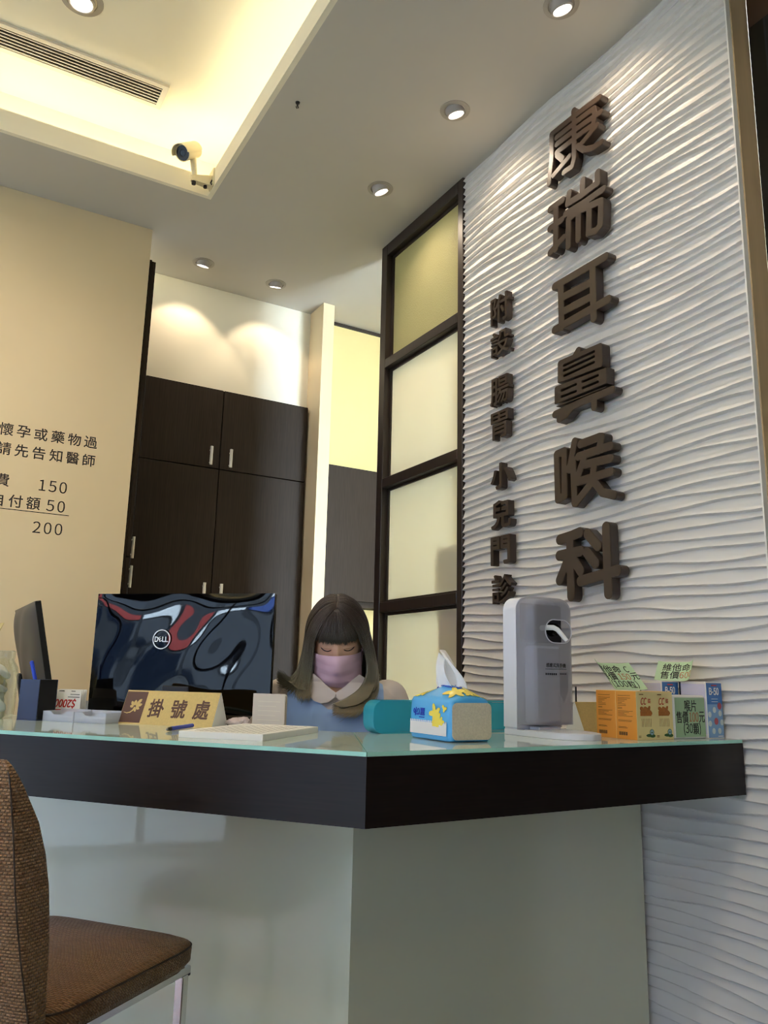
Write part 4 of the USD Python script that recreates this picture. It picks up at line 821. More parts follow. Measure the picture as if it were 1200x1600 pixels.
Go = np.interp(zb, [0.63, 0.66, 0.70, 0.80, 0.88, 0.95, 1.0, 1.04, 1.075, 1.10], [0.012, 0.028, 0.046, 0.076, 0.097, 0.110, 0.118, 0.126, 0.130, 0.129])
hw = np.interp(zb, [0.63, 0.70, 0.95, 1.05, 1.085, 1.100], [0.20, 0.209, 0.208, 0.204, 0.198, 0.185])
part(bs, "backrest", rings([(z, 0, -0.209 - (f + g) / 2, w, (g - f) / 2, 7) for z, f, g, w in zip(zb, Fo, Go, hw)], 96), "weave_side", 50, world=False)
for sgn in (-1, 1):
    part(bs, "piping", tube([(sgn * (w - 0.003), -0.209 - g + 0.004, z) for z, g, w in zip(zb, Go, hw)], 0.0013, 8), "piping_brown", world=False)
th = np.linspace(0, 2 * math.pi, 90)
c, s = np.cos(th), np.sin(th)
part(bs, "piping", tube(np.stack([0.2085 * np.sign(c) * np.abs(c) ** 0.22, 0.2085 * np.sign(s) * np.abs(s) ** 0.22, np.full(90, 0.695)], -1), 0.002, 8), "piping_brown", world=False)
for sx_ in (-1, 1):
    part(bs, "seat_rail", bx(sx_ * 0.188 - 0.009, sx_ * 0.188 + 0.009, -0.20, 0.195, 0.640, 0.655, 0.002), "chrome", False, world=False)
    for sy_ in (-1, 1):
        part(bs, "leg", bx(sx_ * 0.188 - 0.010, sx_ * 0.188 + 0.010, sy_ * 0.177 - 0.010, sy_ * 0.177 + 0.010, 0.0, 0.640, 0.002), "chrome", False, world=False)
for sy_ in (-1, 1):
    part(bs, "stretcher", bx(-0.178, 0.178, sy_ * 0.177 - 0.008, sy_ * 0.177 + 0.008, 0.27, 0.286, 0.002), "chrome", False, world=False)
part(bs, "glide", bx(0.183, 0.193, 0.188, 0.200, 0.634, 0.640, 0.001), "black_plastic", False, world=False)

# ------------------------------------------------------------------ desk sign 掛號處
mat("sign_gold", (205, 178, 112), 0.38, noise=(160, 0.08))
mat("sign_dark", (92, 62, 50), 0.4)
mat("card_white", (240, 238, 232), 0.6)
mat("form_beige", (202, 192, 180), 0.65)
mat("print_black", (30, 30, 30), 0.6)
mat("print_red", (190, 50, 42), 0.6)


def tent(t, T, length, height, depth, front, end, lean=0.5):
    """Three-sided desk sign: the front leans back."""
    tri = Polygon([(0, 0), (depth, 0), (depth * lean + 0.002, height), (depth * lean - 0.002, height)])
    m = moved(prism(tri, length), T @ frame((-length / 2, 0, 0), Y, Z, X))
    part(t, "sign_body", m, front, False)
    for e in (-1, 1):
        part(t, "end_panel", moved(prism(tri.buffer(-0.0008), 0.0006), T @ frame((e * (length / 2 + 0.0003) - 0.0003, 0, 0), Y, Z, X)), end, False)
    dl = depth * lean - 0.002
    h = math.hypot(dl, height)
    return T @ frame((0, -0.0002, 0), X, np.array([0, dl / h, height / h]), np.cross(X, np.array([0, dl / h, height / h]))), h


SL, SH, SD = 0.281, 0.083, 0.072
ds = lthing("desk_sign", "gold triangular desk sign reading 掛號處 with a brown flower panel", "desk sign", 0.696, 0.352)
T = lframe(0.696, 0.352, ZG)
FT, fh = tent(ds, T, SL, SH, SD, "sign_gold", "card_white", 0.47)
part(ds, "brown_panel", ink(sbox(-SL / 2 + 0.001, 0.004, -SL / 2 + 0.066, fh - 0.004), FT, 0.0003), "sign_dark", False)
gs = []
for i, c in enumerate("掛號處"):
    gs.append(affinity.translate(text(c, 0.050, 0.018, 0.92), -0.036 + 0.0675 * i, fh * 0.49))
part(ds, "lettering", ink(unary_union(gs), FT, 0.0005), "sign_dark", False)
fx, fy = -SL / 2 + 0.036, fh * 0.50
petals = []
for ang, ln_, wd_ in ((52, 0.026, 0.0058), (92, 0.017, 0.0052), (20, 0.022, 0.0054), (132, 0.018, 0.0052), (-16, 0.016, 0.0046), (172, 0.013, 0.0044), (-62, 0.013, 0.0040)):
    e = Polygon([(0.004, 0), (ln_ * 0.5, wd_ * 0.55), (ln_ * 0.82, wd_ * 0.62), (ln_ + 0.001, 0), (ln_ * 0.82, -wd_ * 0.62), (ln_ * 0.5, -wd_ * 0.55)]).buffer(-0.0008).buffer(0.0016, quad_segs=6)
    petals.append(affinity.rotate(e, ang, origin=(0, 0)))
stem = [(0.001, -0.002), (-0.002, -0.009), (-0.009, -0.0145), (-0.018, -0.0165), (-0.027, -0.0145)]
petals += [LineString([stem[i], stem[i + 1]]).buffer(0.0021 - 0.0004 * i) for i in range(4)]
part(ds, "flower_emblem", ink(affinity.translate(unary_union(petals), fx, fy), FT, 0.0006), "sign_gold", False)

# ------------------------------------------------------------------ monitors
mat("silver_plastic", (176, 180, 188), 0.3, metallic=0.6)
mat("logo_white", (225, 228, 235), 0.35)


def monitor(t, T, W, H, back, logo, bulge=0.008):
    """Local frame: x to the right seen from behind, y away from the viewer of the back, z up; origin at the middle of the panel's back face."""
    def q(name, m, material, sm=30, par=None):
        return part(par or t, name, moved(m, T), material, sm)
    # gently dished glossy back shell, thickest in the middle
    def f(u, v):
        x, z = (u - 0.5) * W, (v - 0.5) * H
        b = np.clip(1 - (2 * u - 1) ** 4, 0, 1) * np.clip(1 - (2 * v - 1) ** 6, 0, 1)
        wob = (0.0040 * np.sin(7.5 * u + 2.6 * v - 1.0) * np.sin(3.6 * v + 0.8) + 0.0022 * np.sin(15 * u - 7 * v) * np.sin(2.9 * v)) * b
        return np.stack([x, 0.006 - bulge * b + wob, z])
    q("back_cover", sheet(lambda u, v: f(v, u), 40, 60), back, True)
    q("bezel", bx(-W / 2, W / 2, 0.006, 0.024, -H / 2, H / 2, 0.002), "black_plastic", False)
    q("screen", bx(-W / 2 + 0.016, W / 2 - 0.016, 0.0238, 0.0246, -H / 2 + 0.022, H / 2 - 0.016), "dark_glass", False)
    if logo:
        cx, cz = -0.053, 0.035
        rg = Point(cx, cz).buffer(0.0270, quad_segs=20).difference(Point(cx, cz).buffer(0.0240, quad_segs=20))
        lt = [affinity.translate(text("D", 0.0185, 0.035), cx - 0.0150, cz), affinity.translate(affinity.rotate(text("E", 0.0165, 0.035), 24, origin=(0, 0)), cx - 0.0040, cz + 0.0002), affinity.translate(text("L", 0.0185, 0.035), cx + 0.0066, cz), affinity.translate(text("L", 0.0185, 0.035), cx + 0.0158, cz)]
        q("logo", ink(unary_union([rg] + lt), frame((0, -0.0049, 0), X, Z, -Y), 0.0006), "logo_white", False)
    return q


MAZ = math.radians(44)
mn = np.array([-math.sin(MAZ), -math.cos(MAZ), 0])
mc = np.array([0.624, 2.198, 1.292])
me = np.array([math.cos(MAZ), -math.sin(MAZ), 0])
mo = thing("desktop_monitor", "large glossy black monitor seen from behind with a round logo, beside the gold desk sign", "monitor", (mc[0], mc[1], 0.80), math.atan2(me[1], me[0]))
MT = frame(mc, me, -mn, Z)
q = monitor(mo, MT, 0.541, 0.325, "piano_black", True)
q("stand_neck", bx(-0.046, 0.046, -0.020, -0.004, -0.46, -0.116, 0.004), "silver_plastic", False)
q("stand_foot", bx(-0.11, 0.11, -0.02, 0.12, -0.492, -0.478, 0.004), "silver_plastic", False)
q("hinge", bx(-0.04, 0.04, -0.006, 0.008, -0.14, -0.09, 0.002), "black_plastic", False)
m2e = np.array([0.012, -0.9999, 0.0]); m2e /= np.linalg.norm(m2e)
m2y = np.cross(Z, m2e)
tlt = math.radians(13)
m2z = math.cos(tlt) * Z - math.sin(tlt) * m2y
m2n = np.cross(m2z, m2e)
m2c = np.array([0.322, 2.900, 1.290])
mo2 = thing("desktop_monitor", "dark grey monitor seen almost edge-on behind the pen cup", "monitor", (m2c[0], m2c[1], 0.80))
q2 = monitor(mo2, frame(m2c, m2e, m2n, m2z), 0.50, 0.31, "grey_plastic", False, 0.026)
q2("stand_neck", bx(-0.02, 0.02, -0.045, -0.030, -0.40, -0.06, 0.004), "black_plastic", False)
part(mo2, "stand_foot", bx(m2c[0] - 0.02, m2c[0] + 0.17, m2c[1] - 0.10, m2c[1] + 0.10, 0.80, 0.815, 0.004), "black_plastic", False)

# ------------------------------------------------------------------ things on the left run
mat("navy_card", (44, 58, 92), 0.5)
mat("inner_black", (14, 14, 18), 0.6)
mat("pen_blue", (30, 70, 200), 0.3)
cp = lthing("pen_cup", "dark blue square pen cup holding a blue pen", "pen cup", 1.078, 0.322)
T = lframe(1.078, 0.322, ZG)
w = 0.0325
part(cp, "cup_body", moved(bx(-w, w, -w, w, 0, 0.003), T), "navy_card", False)
for a in ((-w, w, -w, -w + 0.0025), (-w, w, w - 0.0025, w), (-w, -w + 0.0025, -w + 0.0025, w - 0.0025), (w - 0.0025, w, -w + 0.0025, w - 0.0025)):
    part(cp, "side_wall", moved(bx(*a, 0.003, 0.104, 0.0006), T), "inner_black" if a[0] > 0 else "navy_card", False)
pen = thing("pen", "blue ballpoint pen leaning in the dark blue pen cup", "pen", tuple((T @ [0.02, 0, 0.0035, 1])[:3]))
pa, pb = (T @ [0.012, 0.012, 0.006, 1])[:3], (T @ [-0.040, 0.004, 0.152, 1])[:3]
part(pen, "barrel", tube([pa + (pb - pa) * k for k in (0.1, 0.5, 0.92)], 0.0052, 12), "pen_blue")
part(pen, "end_cap", tube([pa + (pb - pa) * k for k in (0.92, 0.985, 1.0)], [0.0054, 0.0052, 0.003], 12), "pen_blue")
part(pen, "tip", tube([pa, pa + (pb - pa) * 0.1], [0.0012, 0.0046], 12), "steel")

# clear glass jar of wrapped sweets
MATS["jar_glass"] = usdkit.material(stage, "/World/Looks/jar_glass", {
    "t": ("transparent_bsdf", {"color": (0.93, 0.95, 0.94)}), "g": ("glossy_bsdf", {"roughness": 0.03, "color": (1, 1, 1)}),
    "f": ("layer_weight", {"blend": 0.5}), "pw": ("math", {"math_type": "power", "value2": 3.0}), "ml": ("math", {"math_type": "multiply_add", "value2": 0.6, "value3": 0.04}), "m": ("mix_closure", {})}, [("f.facing", "pw.value1"), ("pw.value", "ml.value1"), ("ml.value", "m.fac"), ("t.BSDF", "m.closure1"), ("g.BSDF", "m.closure2")], surface="m.closure")
mat("wrap_white", (224, 222, 214), 0.4)
mat("wrap_cream", (226, 214, 176), 0.5)
mat("note_yellow", (232, 214, 120), 0.6)
jr = lthing("glass_jar", "clear glass jar of wrapped sweets with a yellow note inside", "jar", 1.212, 0.30)
T = lframe(1.212, 0.30, ZG)
outer = [(0, 0.0005), (0.050, 0.0005), (0.0555, 0.006), (0.057, 0.03), (0.057, 0.115), (0.053, 0.135), (0.044, 0.150), (0.0425, 0.156), (0.0445, 0.160), (0.0445, 0.176), (0.0425, 0.178)]
inner = [(r - 0.003, z) for r, z in outer[::-1][:-2]] + [(0.047, 0.006), (0, 0.006)]
part(jr, "jar_glass", moved(lathe(outer + inner, 48), T), "jar_glass", 40)
for k in range(20):
    r = 0.023 + 0.006 * random.random()
    a = random.random() * 6.28
    p = np.array([math.cos(a) * r * (0.4 + 0.6 * random.random()), math.sin(a) * r * (0.4 + 0.6 * random.random()), 0.018 + 0.0055 * k])
    s = trimesh.creation.icosphere(3, 1.0)
    v = s.vertices * (0.025, 0.019, 0.009)
    v = v * (1 + 0.5 * (meshkit.noise(v * 90 + k * 3.3, k) - 0.5)[:, None])
    s.vertices = v
    s.apply_transform(trimesh.transformations.euler_matrix(random.random() * 3, random.random() * 3, random.random() * 3))
    s.apply_translation(p)
    cd = thing("wrapped_sweet", "crinkled wrapped sweet among the others inside the glass jar", "sweet", tuple((T @ [*p, 1])[:3]), group="wrapped sweets in the glass jar")
    part(cd, "wrapper", moved(s, T), "wrap_white" if k % 3 else "wrap_cream", 60)
part(jr, "note", moved(sheet(lambda u, v: np.stack([0.0505 * np.sin(-0.25 + 1.1 * u), -0.0505 * np.cos(-0.25 + 1.1 * u), 0.040 + 0.06 * v + 0.012 * u]), 16, 12, 0.0006), T), "note_yellow", 40)

tn = lthing("card_stand", "tan printed card on a thin stand behind the glass jar", "card stand", 1.372, 0.40)
T = lframe(1.372, 0.40, ZG)
part(tn, "base", moved(lathe([(0, 0), (0.03, 0), (0.03, 0.006), (0.006, 0.008), (0, 0.008)], 24), T), "black_plastic")
part(tn, "stem", moved(tube([(0, 0, 0.006), (0, 0, 0.195)], 0.003, 8), T), "black_plastic")
TT = T @ frame((0.005, -0.006, 0.229), X, Z, -Y) @ trimesh.transformations.rotation_matrix(math.radians(0), [0, 0, 1])
cpoly = Polygon([(-0.14, 0.028), (0.062, 0.030), (0.016, -0.055), (-0.14, -0.06)])
part(tn, "card", moved(prism(cpoly, 0.0015, -0.0015), TT), "sign_gold", False)
part(tn, "printed_field", moved(prism(Polygon([(-0.13, 0.016), (0.034, 0.018), (0.012, -0.022), (-0.13, -0.024)]), 0.0004), TT), "sign_dark", False)

MATS["clear_plastic"] = usdkit.material(stage, "/World/Looks/clear_plastic", {
    "t": ("transparent_bsdf", {"color": (0.90, 0.92, 0.96)}), "d": ("principled_bsdf", {"base_color": lin(214, 220, 232), "roughness": 0.12}),
    "m": ("mix_closure", {"fac": 0.5})}, [("t.BSDF", "m.closure1"), ("d.BSDF", "m.closure2")], surface="m.closure")
for k, s0 in enumerate((0.987, 0.884)):
    side = "beside the pen cup" if k == 0 else "beside the gold desk sign"
    ct = lthing("card_tray", f"low clear plastic card tray with cut-out front, {side}", "card tray", s0, 0.335, group="clear plastic card trays")
    T = lframe(s0, 0.335, ZG)
    hx = 0.050
    part(ct, "tray_floor", moved(bx(-hx, hx, -0.032, 0.032, 0, 0.0025), T), "clear_plastic", False)
    fr_ = Polygon([(-hx, 0), (hx, 0), (hx, 0.026), (hx * 0.55, 0.026), (hx * 0.30, 0.018), (-hx * 0.30, 0.018), (-hx * 0.55, 0.026), (-hx, 0.026)])
    part(ct, "front_wall", moved(prism(fr_, 0.0022), T @ frame((0, -0.0298, 0), X, Z, -Y)), "clear_plastic", False)
    part(ct, "back_wall", moved(bx(-hx, hx, 0.030, 0.032, 0.0025, 0.030), T), "clear_plastic", False)
    for e in (-1, 1):
        part(ct, "end_wall", moved(bx(e * hx - (0.002 if e > 0 else 0), e * hx + (0 if e > 0 else 0.002), -0.0296, 0.030, 0.0025, 0.026), T), "clear_plastic", False)
    for j in range(3):
        bc = lthing("business_card", f"{('bottom', 'middle', 'top')[j]} white card of three in the clear tray {side}", "card", s0, 0.335, ZG + 0.003 + 0.003 * j, group=f"white cards in the tray {side}")
        part(bc, "card_sheet", moved(bx(-0.044, 0.044, -0.027, 0.027, 0.003 + 0.003 * j, 0.0055 + 0.003 * j), T), "card_white", False)

rc_ = lthing("card_holder", "clear upright holder behind the card trays", "card holder", 1.042, 0.40)
T = lframe(1.042, 0.40, ZG)
part(rc_, "holder_floor", moved(bx(-0.05, 0.05, -0.018, 0.018, 0, 0.003), T), "clear_plastic", False)
part(rc_, "holder_back", moved(bx(-0.05, 0.05, 0.014, 0.016, 0.003, 0.05), T), "clear_plastic", False)
part(rc_, "holder_front", moved(bx(-0.05, 0.05, -0.016, -0.014, 0.003, 0.016), T), "clear_plastic", False)
for j in range(4):
    dc = lthing("discount_card", ("front" if j == 0 else ("second", "third", "last")[j - 1]) + " red and white value card printed upside down, behind the card trays", "card", 1.042, 0.39 + 0.005 * j, ZG + 0.003, group="red and white value cards")
    zb_, zt_ = 0.0035, 0.076 + 0.001 * j
    y0 = -0.010 + 0.0055 * j
    part(dc, "card_sheet", moved(bx(-0.046 + 0.001 * j, 0.046 + 0.001 * j, y0, y0 + 0.001, zb_, zt_), T), "card_white", False)
    if j == 0:
        C0 = T @ frame((0, y0 - 0.0001, 0.040), X, Z, -Y)
        part(dc, "red_band", ink(sbox(-0.045, -0.036, 0.045, -0.014), C0, 0.0003), "print_red", False)
        up_ = lambda g, x, y: affinity.translate(affinity.rotate(g, 180, origin=(0, 0)), x, y)
        part(dc, "lettering", ink(up_(affinity.skew(text("$2000", 0.026, 0.03), 14), -0.006, 0.002), C0, 0.0005), "print_red", False)
        part(dc, "lettering", ink(up_(text("儲值卡", 0.013, 0.01), 0.012, -0.025), C0, 0.0006), "card_white", False)
        bars = [sbox(0.002 + 0.0045 * i, 0.018, 0.0055 + 0.0045 * i, 0.0198) for i in range(9)] + [sbox(0.010 + 0.0045 * i, 0.025, 0.0135 + 0.0045 * i, 0.0268) for i in range(7)]
        part(dc, "small_print", ink(unary_union(bars), C0, 0.0004), "grey_plastic", False)
        for ps_ in (sbox(-0.03, 0.0335, -0.012, 0.0353), sbox(0.012, 0.0335, 0.026, 0.0353)):
            part(dc, "punch_slot", ink(ps_, C0, 0.0004), "inner_black", False)

rd = lthing("card_reader", "small black card reader beside the big monitor's lower corner", "card reader", 0.965, 0.412)
T = lframe(0.965, 0.412, ZG)
part(rd, "reader_body", moved(bx(-0.024, 0.024, -0.025, 0.025, 0, 0.020, 0.003), T), "black_plastic", False)
part(rd, "slot", moved(bx(-0.018, 0.018, -0.0256, -0.025, 0.009, 0.012), T), "inner_black", False)

# crumpled wrapper at the end of the desk sign
mat("wrapper_pink", (206, 186, 182), 0.3)
s = trimesh.creation.icosphere(4, 1.0)
v = s.vertices * (0.030, 0.018, 0.013)
v = v * (1 + 0.9 * (meshkit.fbm(v * 75, 3, 5) - 0.5)[:, None])
v[:, 2] -= v[:, 2].min()
s.vertices = v
p = L_(0.70, 0.405)
single("crumpled_wrapper", moved(s, lframe(0.515, 0.415, ZG)), "wrapper_pink", 60, "small crumpled pinkish plastic wrapper at the end of the gold desk sign", "wrapper")

# pad of forms and its pen
pd = thing("paper_pad", "thick white pad of printed forms lying on the counter corner", "paper pad", (0.66, 1.70, ZG), math.radians(43))
T = frame((0.662, 1.708, ZG), np.array([math.cos(math.radians(43)), math.sin(math.radians(43)), 0]), np.array([-math.sin(math.radians(43)), math.cos(math.radians(43)), 0]), Z)
part(pd, "pad_block", moved(bx(-0.150, 0.150, -0.095, 0.095, 0, 0.013, 0.0006), T), "card_white", False)
part(pd, "top_sheet", moved(bx(-0.149, 0.149, -0.094, 0.094, 0.0131, 0.0136), T), "card_white", False)
ls = [sbox(-0.13, -0.075 + 0.012 * i, 0.13 - 0.03 * (i % 3), -0.0742 + 0.012 * i) for i in range(13)]
part(pd, "printed_lines", ink(unary_union(ls), T @ frame((0, 0, 0.0136), X, Y, Z), 0.0002), "grey_plastic", False)
bp = thing("ballpoint_pen", "dark blue ballpoint pen lying along the back of the paper pad", "pen", (0.52, 1.85, ZG))
pa, pb = np.array([0.505, 1.835, ZG + 0.005]), np.array([0.598, 1.945, ZG + 0.006])
part(bp, "barrel", tube([pa + (pb - pa) * k for k in (0.16, 0.6, 1.0)], 0.0048, 12), "pen_blue")
part(bp, "grip", tube([pa + (pb - pa) * k for k in (0.04, 0.16)], [0.0030, 0.0048], 12), "black_plastic")
part(bp, "tip", tube([pa, pa + (pb - pa) * 0.04], [0.001, 0.0030], 10), "steel")

# forms standing at the monitor's right edge
fo = lthing("form_stand", "beige paper forms standing upright between monitor and receptionist", "forms", 0.440, 0.428)
T = lframe(0.440, 0.428, ZG)
part(fo, "holder", moved(bx(-0.048, 0.048, -0.012, 0.012, 0, 0.004), T), "clear_plastic", False)
for j in range(3):
    part(fo, "form_sheet", moved(bx(-0.045 + 0.002 * j, 0.045, -0.006 + 0.005 * j, -0.005 + 0.005 * j, 0.004, 0.084 - 0.002 * j), T), "form_beige", False)
ls = [sbox(-0.03, 0.020 + 0.011 * i, 0.032 - 0.012 * (i % 2), 0.0215 + 0.011 * i) for i in range(5)]
part(fo, "printed_lines", ink(unary_union(ls), T @ frame((0, -0.0061, 0), X, Z, -Y), 0.0002), "vent_white", False)
# ------------------------------------------------------------------ teal acrylic rack on the inner edge
MATS["teal_acrylic"] = usdkit.material(stage, "/World/Looks/teal_acrylic", {
    "t": ("transparent_bsdf", {"color": (0.34, 0.78, 0.86)}), "d": ("principled_bsdf", {"base_color": lin(70, 190, 212), "roughness": 0.08}),
    "m": ("mix_closure", {"fac": 0.55})}, [("t.BSDF", "m.closure1"), ("d.BSDF", "m.closure2")], surface="m.closure")
mat("teal_rubber", (10, 100, 120), 0.4)
tr = thing("acrylic_rack", "long translucent teal acrylic rack behind the tissue pack", "desk rack", (1.14, 1.69, ZG))
TX0, TX1, TY, TH = 0.945, 1.365, 1.668, 0.074


def bend(a, r, ox, oz, k=7):
    return [(ox + r * math.cos(t), oz + r * math.sin(t)) for t in np.linspace(a[0], a[1], k)]


po = [(TX1, TH), *bend((math.pi / 2, math.pi), 0.026, TX0 + 0.026, TH - 0.026), *bend((math.pi, 1.5 * math.pi), 0.026, TX0 + 0.026, 0.026), (TX1, 0.0)]
shell = LineString(po).buffer(0.0016, cap_style=2, join_style=1)
part(tr, "bent_shell", moved(prism(shell, 0.050), frame((0, TY + 0.050, ZG + 0.0016), X, Z, -Y)), "teal_acrylic", 30)
part(tr, "front_lip", moved(prism(Polygon([(TX1, 0.002), (TX1, TH - 0.001), *[(x + 0.0, z) for x, z in po[1:-1]]]).buffer(-0.0016), 0.002), frame((0, TY + 0.0032, ZG + 0.0016), X, Z, -Y)), "teal_acrylic", False)
for x in (0.995, 1.075, 1.30):
    part(tr, "rubber_foot", moved(lathe([(0, 0), (0.009, 0), (0.008, -0.006), (0, -0.008)], 18), frame((x, TY + 0.026, ZG + TH - 0.001), X, Y, Z)), "teal_rubber")
    part(tr, "rib", bx(x - 0.003, x + 0.003, TY + 0.024, TY + 0.030, ZG + 0.004, ZG + TH - 0.008), "teal_acrylic", False)

# ------------------------------------------------------------------ soft tissue pack
mat("pack_blue", (86, 178, 240), 0.18, specular_ior_level=0.6)
mat("pack_yellow", (244, 222, 92), 0.2)
mat("pack_white", (232, 234, 238), 0.2)
mat("logo_blue", (28, 70, 190), 0.3)
mat("tissue_paper", (240, 240, 242), 0.8, bump=(120, 0.1, 0.001))
mat("tissue_end", (214, 204, 184), 0.45, noise=(220, 0.14), bump=(180, 0.5, 0.003), coat_weight=0.5, coat_roughness=0.15)
tp = thing("tissue_pack", "blue and yellow soft tissue pack with a tissue pulled up", "tissue pack", (1.034, 1.49, ZG))
px0, px1, py0, py1 = 0.979, 1.089, 1.406, 1.571
pcx, pcy = (px0 + px1) / 2, (py0 + py1) / 2
HX, HY = (px1 - px0) / 2, (py1 - py0) / 2


def pack_top(x, y):
    """Height of the pack's top: ridge along the middle, rising to the slot."""
    u = np.clip((x - pcx) / HX, -1, 1)
    w = np.clip((y - pcy) / HY, -1, 1)
    return 0.086 + 0.030 * (1 - np.abs(u) ** 1.5) * (1 - 0.9 * np.abs(w) ** 1.6) + 0.002 * (1 - u * u) + 0.0018 * np.sin(30 * x + 55 * y) * np.sin(70 * y - 20 * x)


NR_ = 96
tha = np.linspace(0, 2 * math.pi, NR_, endpoint=False)


def ring_xy(sx_, sy_, e=9):
    c, s = np.cos(tha), np.sin(tha)
    return pcx + sx_ * np.sign(c) * np.abs(c) ** (2 / e), pcy + sy_ * np.sign(s) * np.abs(s) ** (2 / e)


lv = []
for z, k in ((0.0012, 0.95), (0.004, 0.985), (0.012, 1.0), (0.03, 1.012), (0.05, 1.012), (0.07, 1.0)):
    x, y = ring_xy(HX * k, HY * k)
    wr_ = 0.0012 * (meshkit.noise(np.stack([x * 160, y * 160, np.full(NR_, z * 90)], -1), 4) - 0.5)
    lv.append(np.stack([x + wr_, y + wr_, np.full(NR_, ZG + z)], -1))
for k in (0.985, 0.94, 0.8, 0.6, 0.4, 0.2, 0.05):
    x, y = ring_xy(HX * k, HY * k, 9 if k > 0.9 else 6)
    lv.append(np.stack([x, y, ZG + pack_top(x, y) - (0.006 if k == 0.985 else 0)], -1))
k = len(lv)
V = np.vstack(lv)
F = []
for i in range(k - 1):
    for j in range(NR_):
        j2 = (j + 1) % NR_
        F += [(i * NR_ + j, i * NR_ + j2, (i + 1) * NR_ + j2), (i * NR_ + j, (i + 1) * NR_ + j2, (i + 1) * NR_ + j)]
V = np.vstack([V, [[pcx, pcy, lv[0][0, 2]], [pcx, pcy, lv[-1][0, 2]]]])
for j in range(NR_):
    j2 = (j + 1) % NR_
    F += [(k * NR_, j2, j), (k * NR_ + 1, (k - 1) * NR_ + j, (k - 1) * NR_ + j2)]
part(tp, "pack_wrap", trimesh.Trimesh(V, F, process=False), "pack_blue", 60)


def lobe(cx, cy, r, n, seed):
    g = np.random.default_rng(seed)
    a = np.linspace(0, 2 * math.pi, 40, endpoint=False)
    rr = r * (0.72 + 0.28 * np.cos(n * a + g.random() * 6) + 0.10 * np.cos(2 * a + 1))
    return Polygon(np.stack([cx + rr * np.cos(a), cy + rr * np.sin(a)], -1)).buffer(0)


# long side (faces -X): print coordinates = along -Y from the middle, height
side = lambda a, b: np.stack([np.full_like(a, px0 - 0.0011) - 0.0005 * np.cos(b * 40), pcy - a, ZG + b], -1)
white = sbox(-HY * 0.86, 0.012, HY * 0.86, 0.037)
for i in range(20):
    white = white.union(LineString([(-HY * 0.84 + i * HY * 0.088, 0.034), (-HY * 0.84 + i * HY * 0.088, 0.0395)]).buffer(0.0022))
part(tp, "white_band", on_surface(white, side), "pack_white", False)
flower = unary_union([lobe(0.028, 0.056, 0.023, 5, 1), lobe(0.036, 0.043, 0.021, 5, 2), sbox(0.018, 0.030, 0.043, 0.060), lobe(0.052, 0.042, 0.010, 4, 3)]).intersection(sbox(-HY * 0.92, 0.029, HY * 0.92, 0.079))
part(tp, "yellow_flower", on_surface(flower, side, 0.0007), "pack_yellow", False)
part(tp, "yellow_flower", on_surface(lobe(0.062, 0.068, 0.009, 3, 4), side, 0.0007), "pack_yellow", False)
lg = [LineString([(-0.0655, 0.060), (-0.0625, 0.064), (-0.0590, 0.061), (-0.0600, 0.055), (-0.0640, 0.0555), (-0.0650, 0.059)]).buffer(0.0010), LineString([(-0.0545, 0.066), (-0.0560, 0.056), (-0.0585, 0.050)]).buffer(0.0011),
      LineString([(-0.0515, 0.057), (-0.0485, 0.064), (-0.0440, 0.064), (-0.0420, 0.058), (-0.0450, 0.0535), (-0.0500, 0.054)]).buffer(0.0010), LineString([(-0.0540, 0.0525), (-0.0470, 0.0515), (-0.0400, 0.0530)]).buffer(0.0009),
      affinity.translate(text("麗", 0.0175, 0.02), -0.0295, 0.0585)] + [affinity.translate(sbox(0, 0, 0.0022, 0.0022), -0.042 + 0.0036 * i, 0.0455) for i in range(6)]
part(tp, "logo", on_surface(affinity.translate(unary_union(lg), 0.007, 0), side, 0.0008, 0.004), "logo_blue", False)
# end (faces -Y): the paper shows through clear film
part(tp, "clear_end", on_surface(affinity.translate(rrect(2 * HX * 0.93, 0.076, 0.012), 0, 0.043), lambda a, b: np.stack([pcx + a, np.full_like(a, py0 - 0.0014) - 0.001 * np.cos(a * 30), ZG + b], -1), 0.0006, 0.006), "tissue_end", False)
topf = lambda a, b: np.stack([a, b, ZG + pack_top(a, b) + 0.0012], -1)
tops = [lobe(pcx - 0.020, py0 + 0.032, 0.026, 5, 11), lobe(pcx + 0.022, py0 + 0.026, 0.029, 5, 12), lobe(pcx + 0.036, py0 + 0.062, 0.018, 4, 13), lobe(pcx - 0.032, py1 - 0.030, 0.022, 5, 14), lobe(pcx + 0.004, py0 + 0.014, 0.014, 4, 15)]
for g in tops:
    part(tp, "yellow_flower", on_surface(g.intersection(sbox(px0 + 0.005, py0 + 0.005, px1 - 0.005, py1 - 0.005)), topf, 0.0006, 0.004), "pack_yellow", False)
slot = affinity.scale(Point(pcx, pcy).buffer(1, quad_segs=12), 0.012, 0.040)
part(tp, "slot_rim", on_surface(slot.buffer(0.003).difference(slot), topf, 0.0012, 0.004), "logo_blue", False)


def tissue(u, v):
    """A pulled-up tissue: pleated cone leaning along the view of the slot, corner folded over at the top."""
    a = (u - 0.5) * 2
    wdt = 0.038 * (1 - 0.62 * v ** 1.2) * (1 + 0.35 * np.sin(math.pi * v))
    y = pcy - a * wdt - 0.004 + 0.030 * v ** 1.5 + 0.012 * np.maximum(a, 0) * v * 0
    x = pcx + 0.009 * np.sin(a * 7.0 + 1.2) * (1 - 0.45 * v) + 0.012 * np.sin(2.2 * a + 3 * v)
    z = ZG + 0.108 + 0.084 * v - 0.016 * (a * a) * v + 0.010 * a * v
    return np.stack([x, y, z])


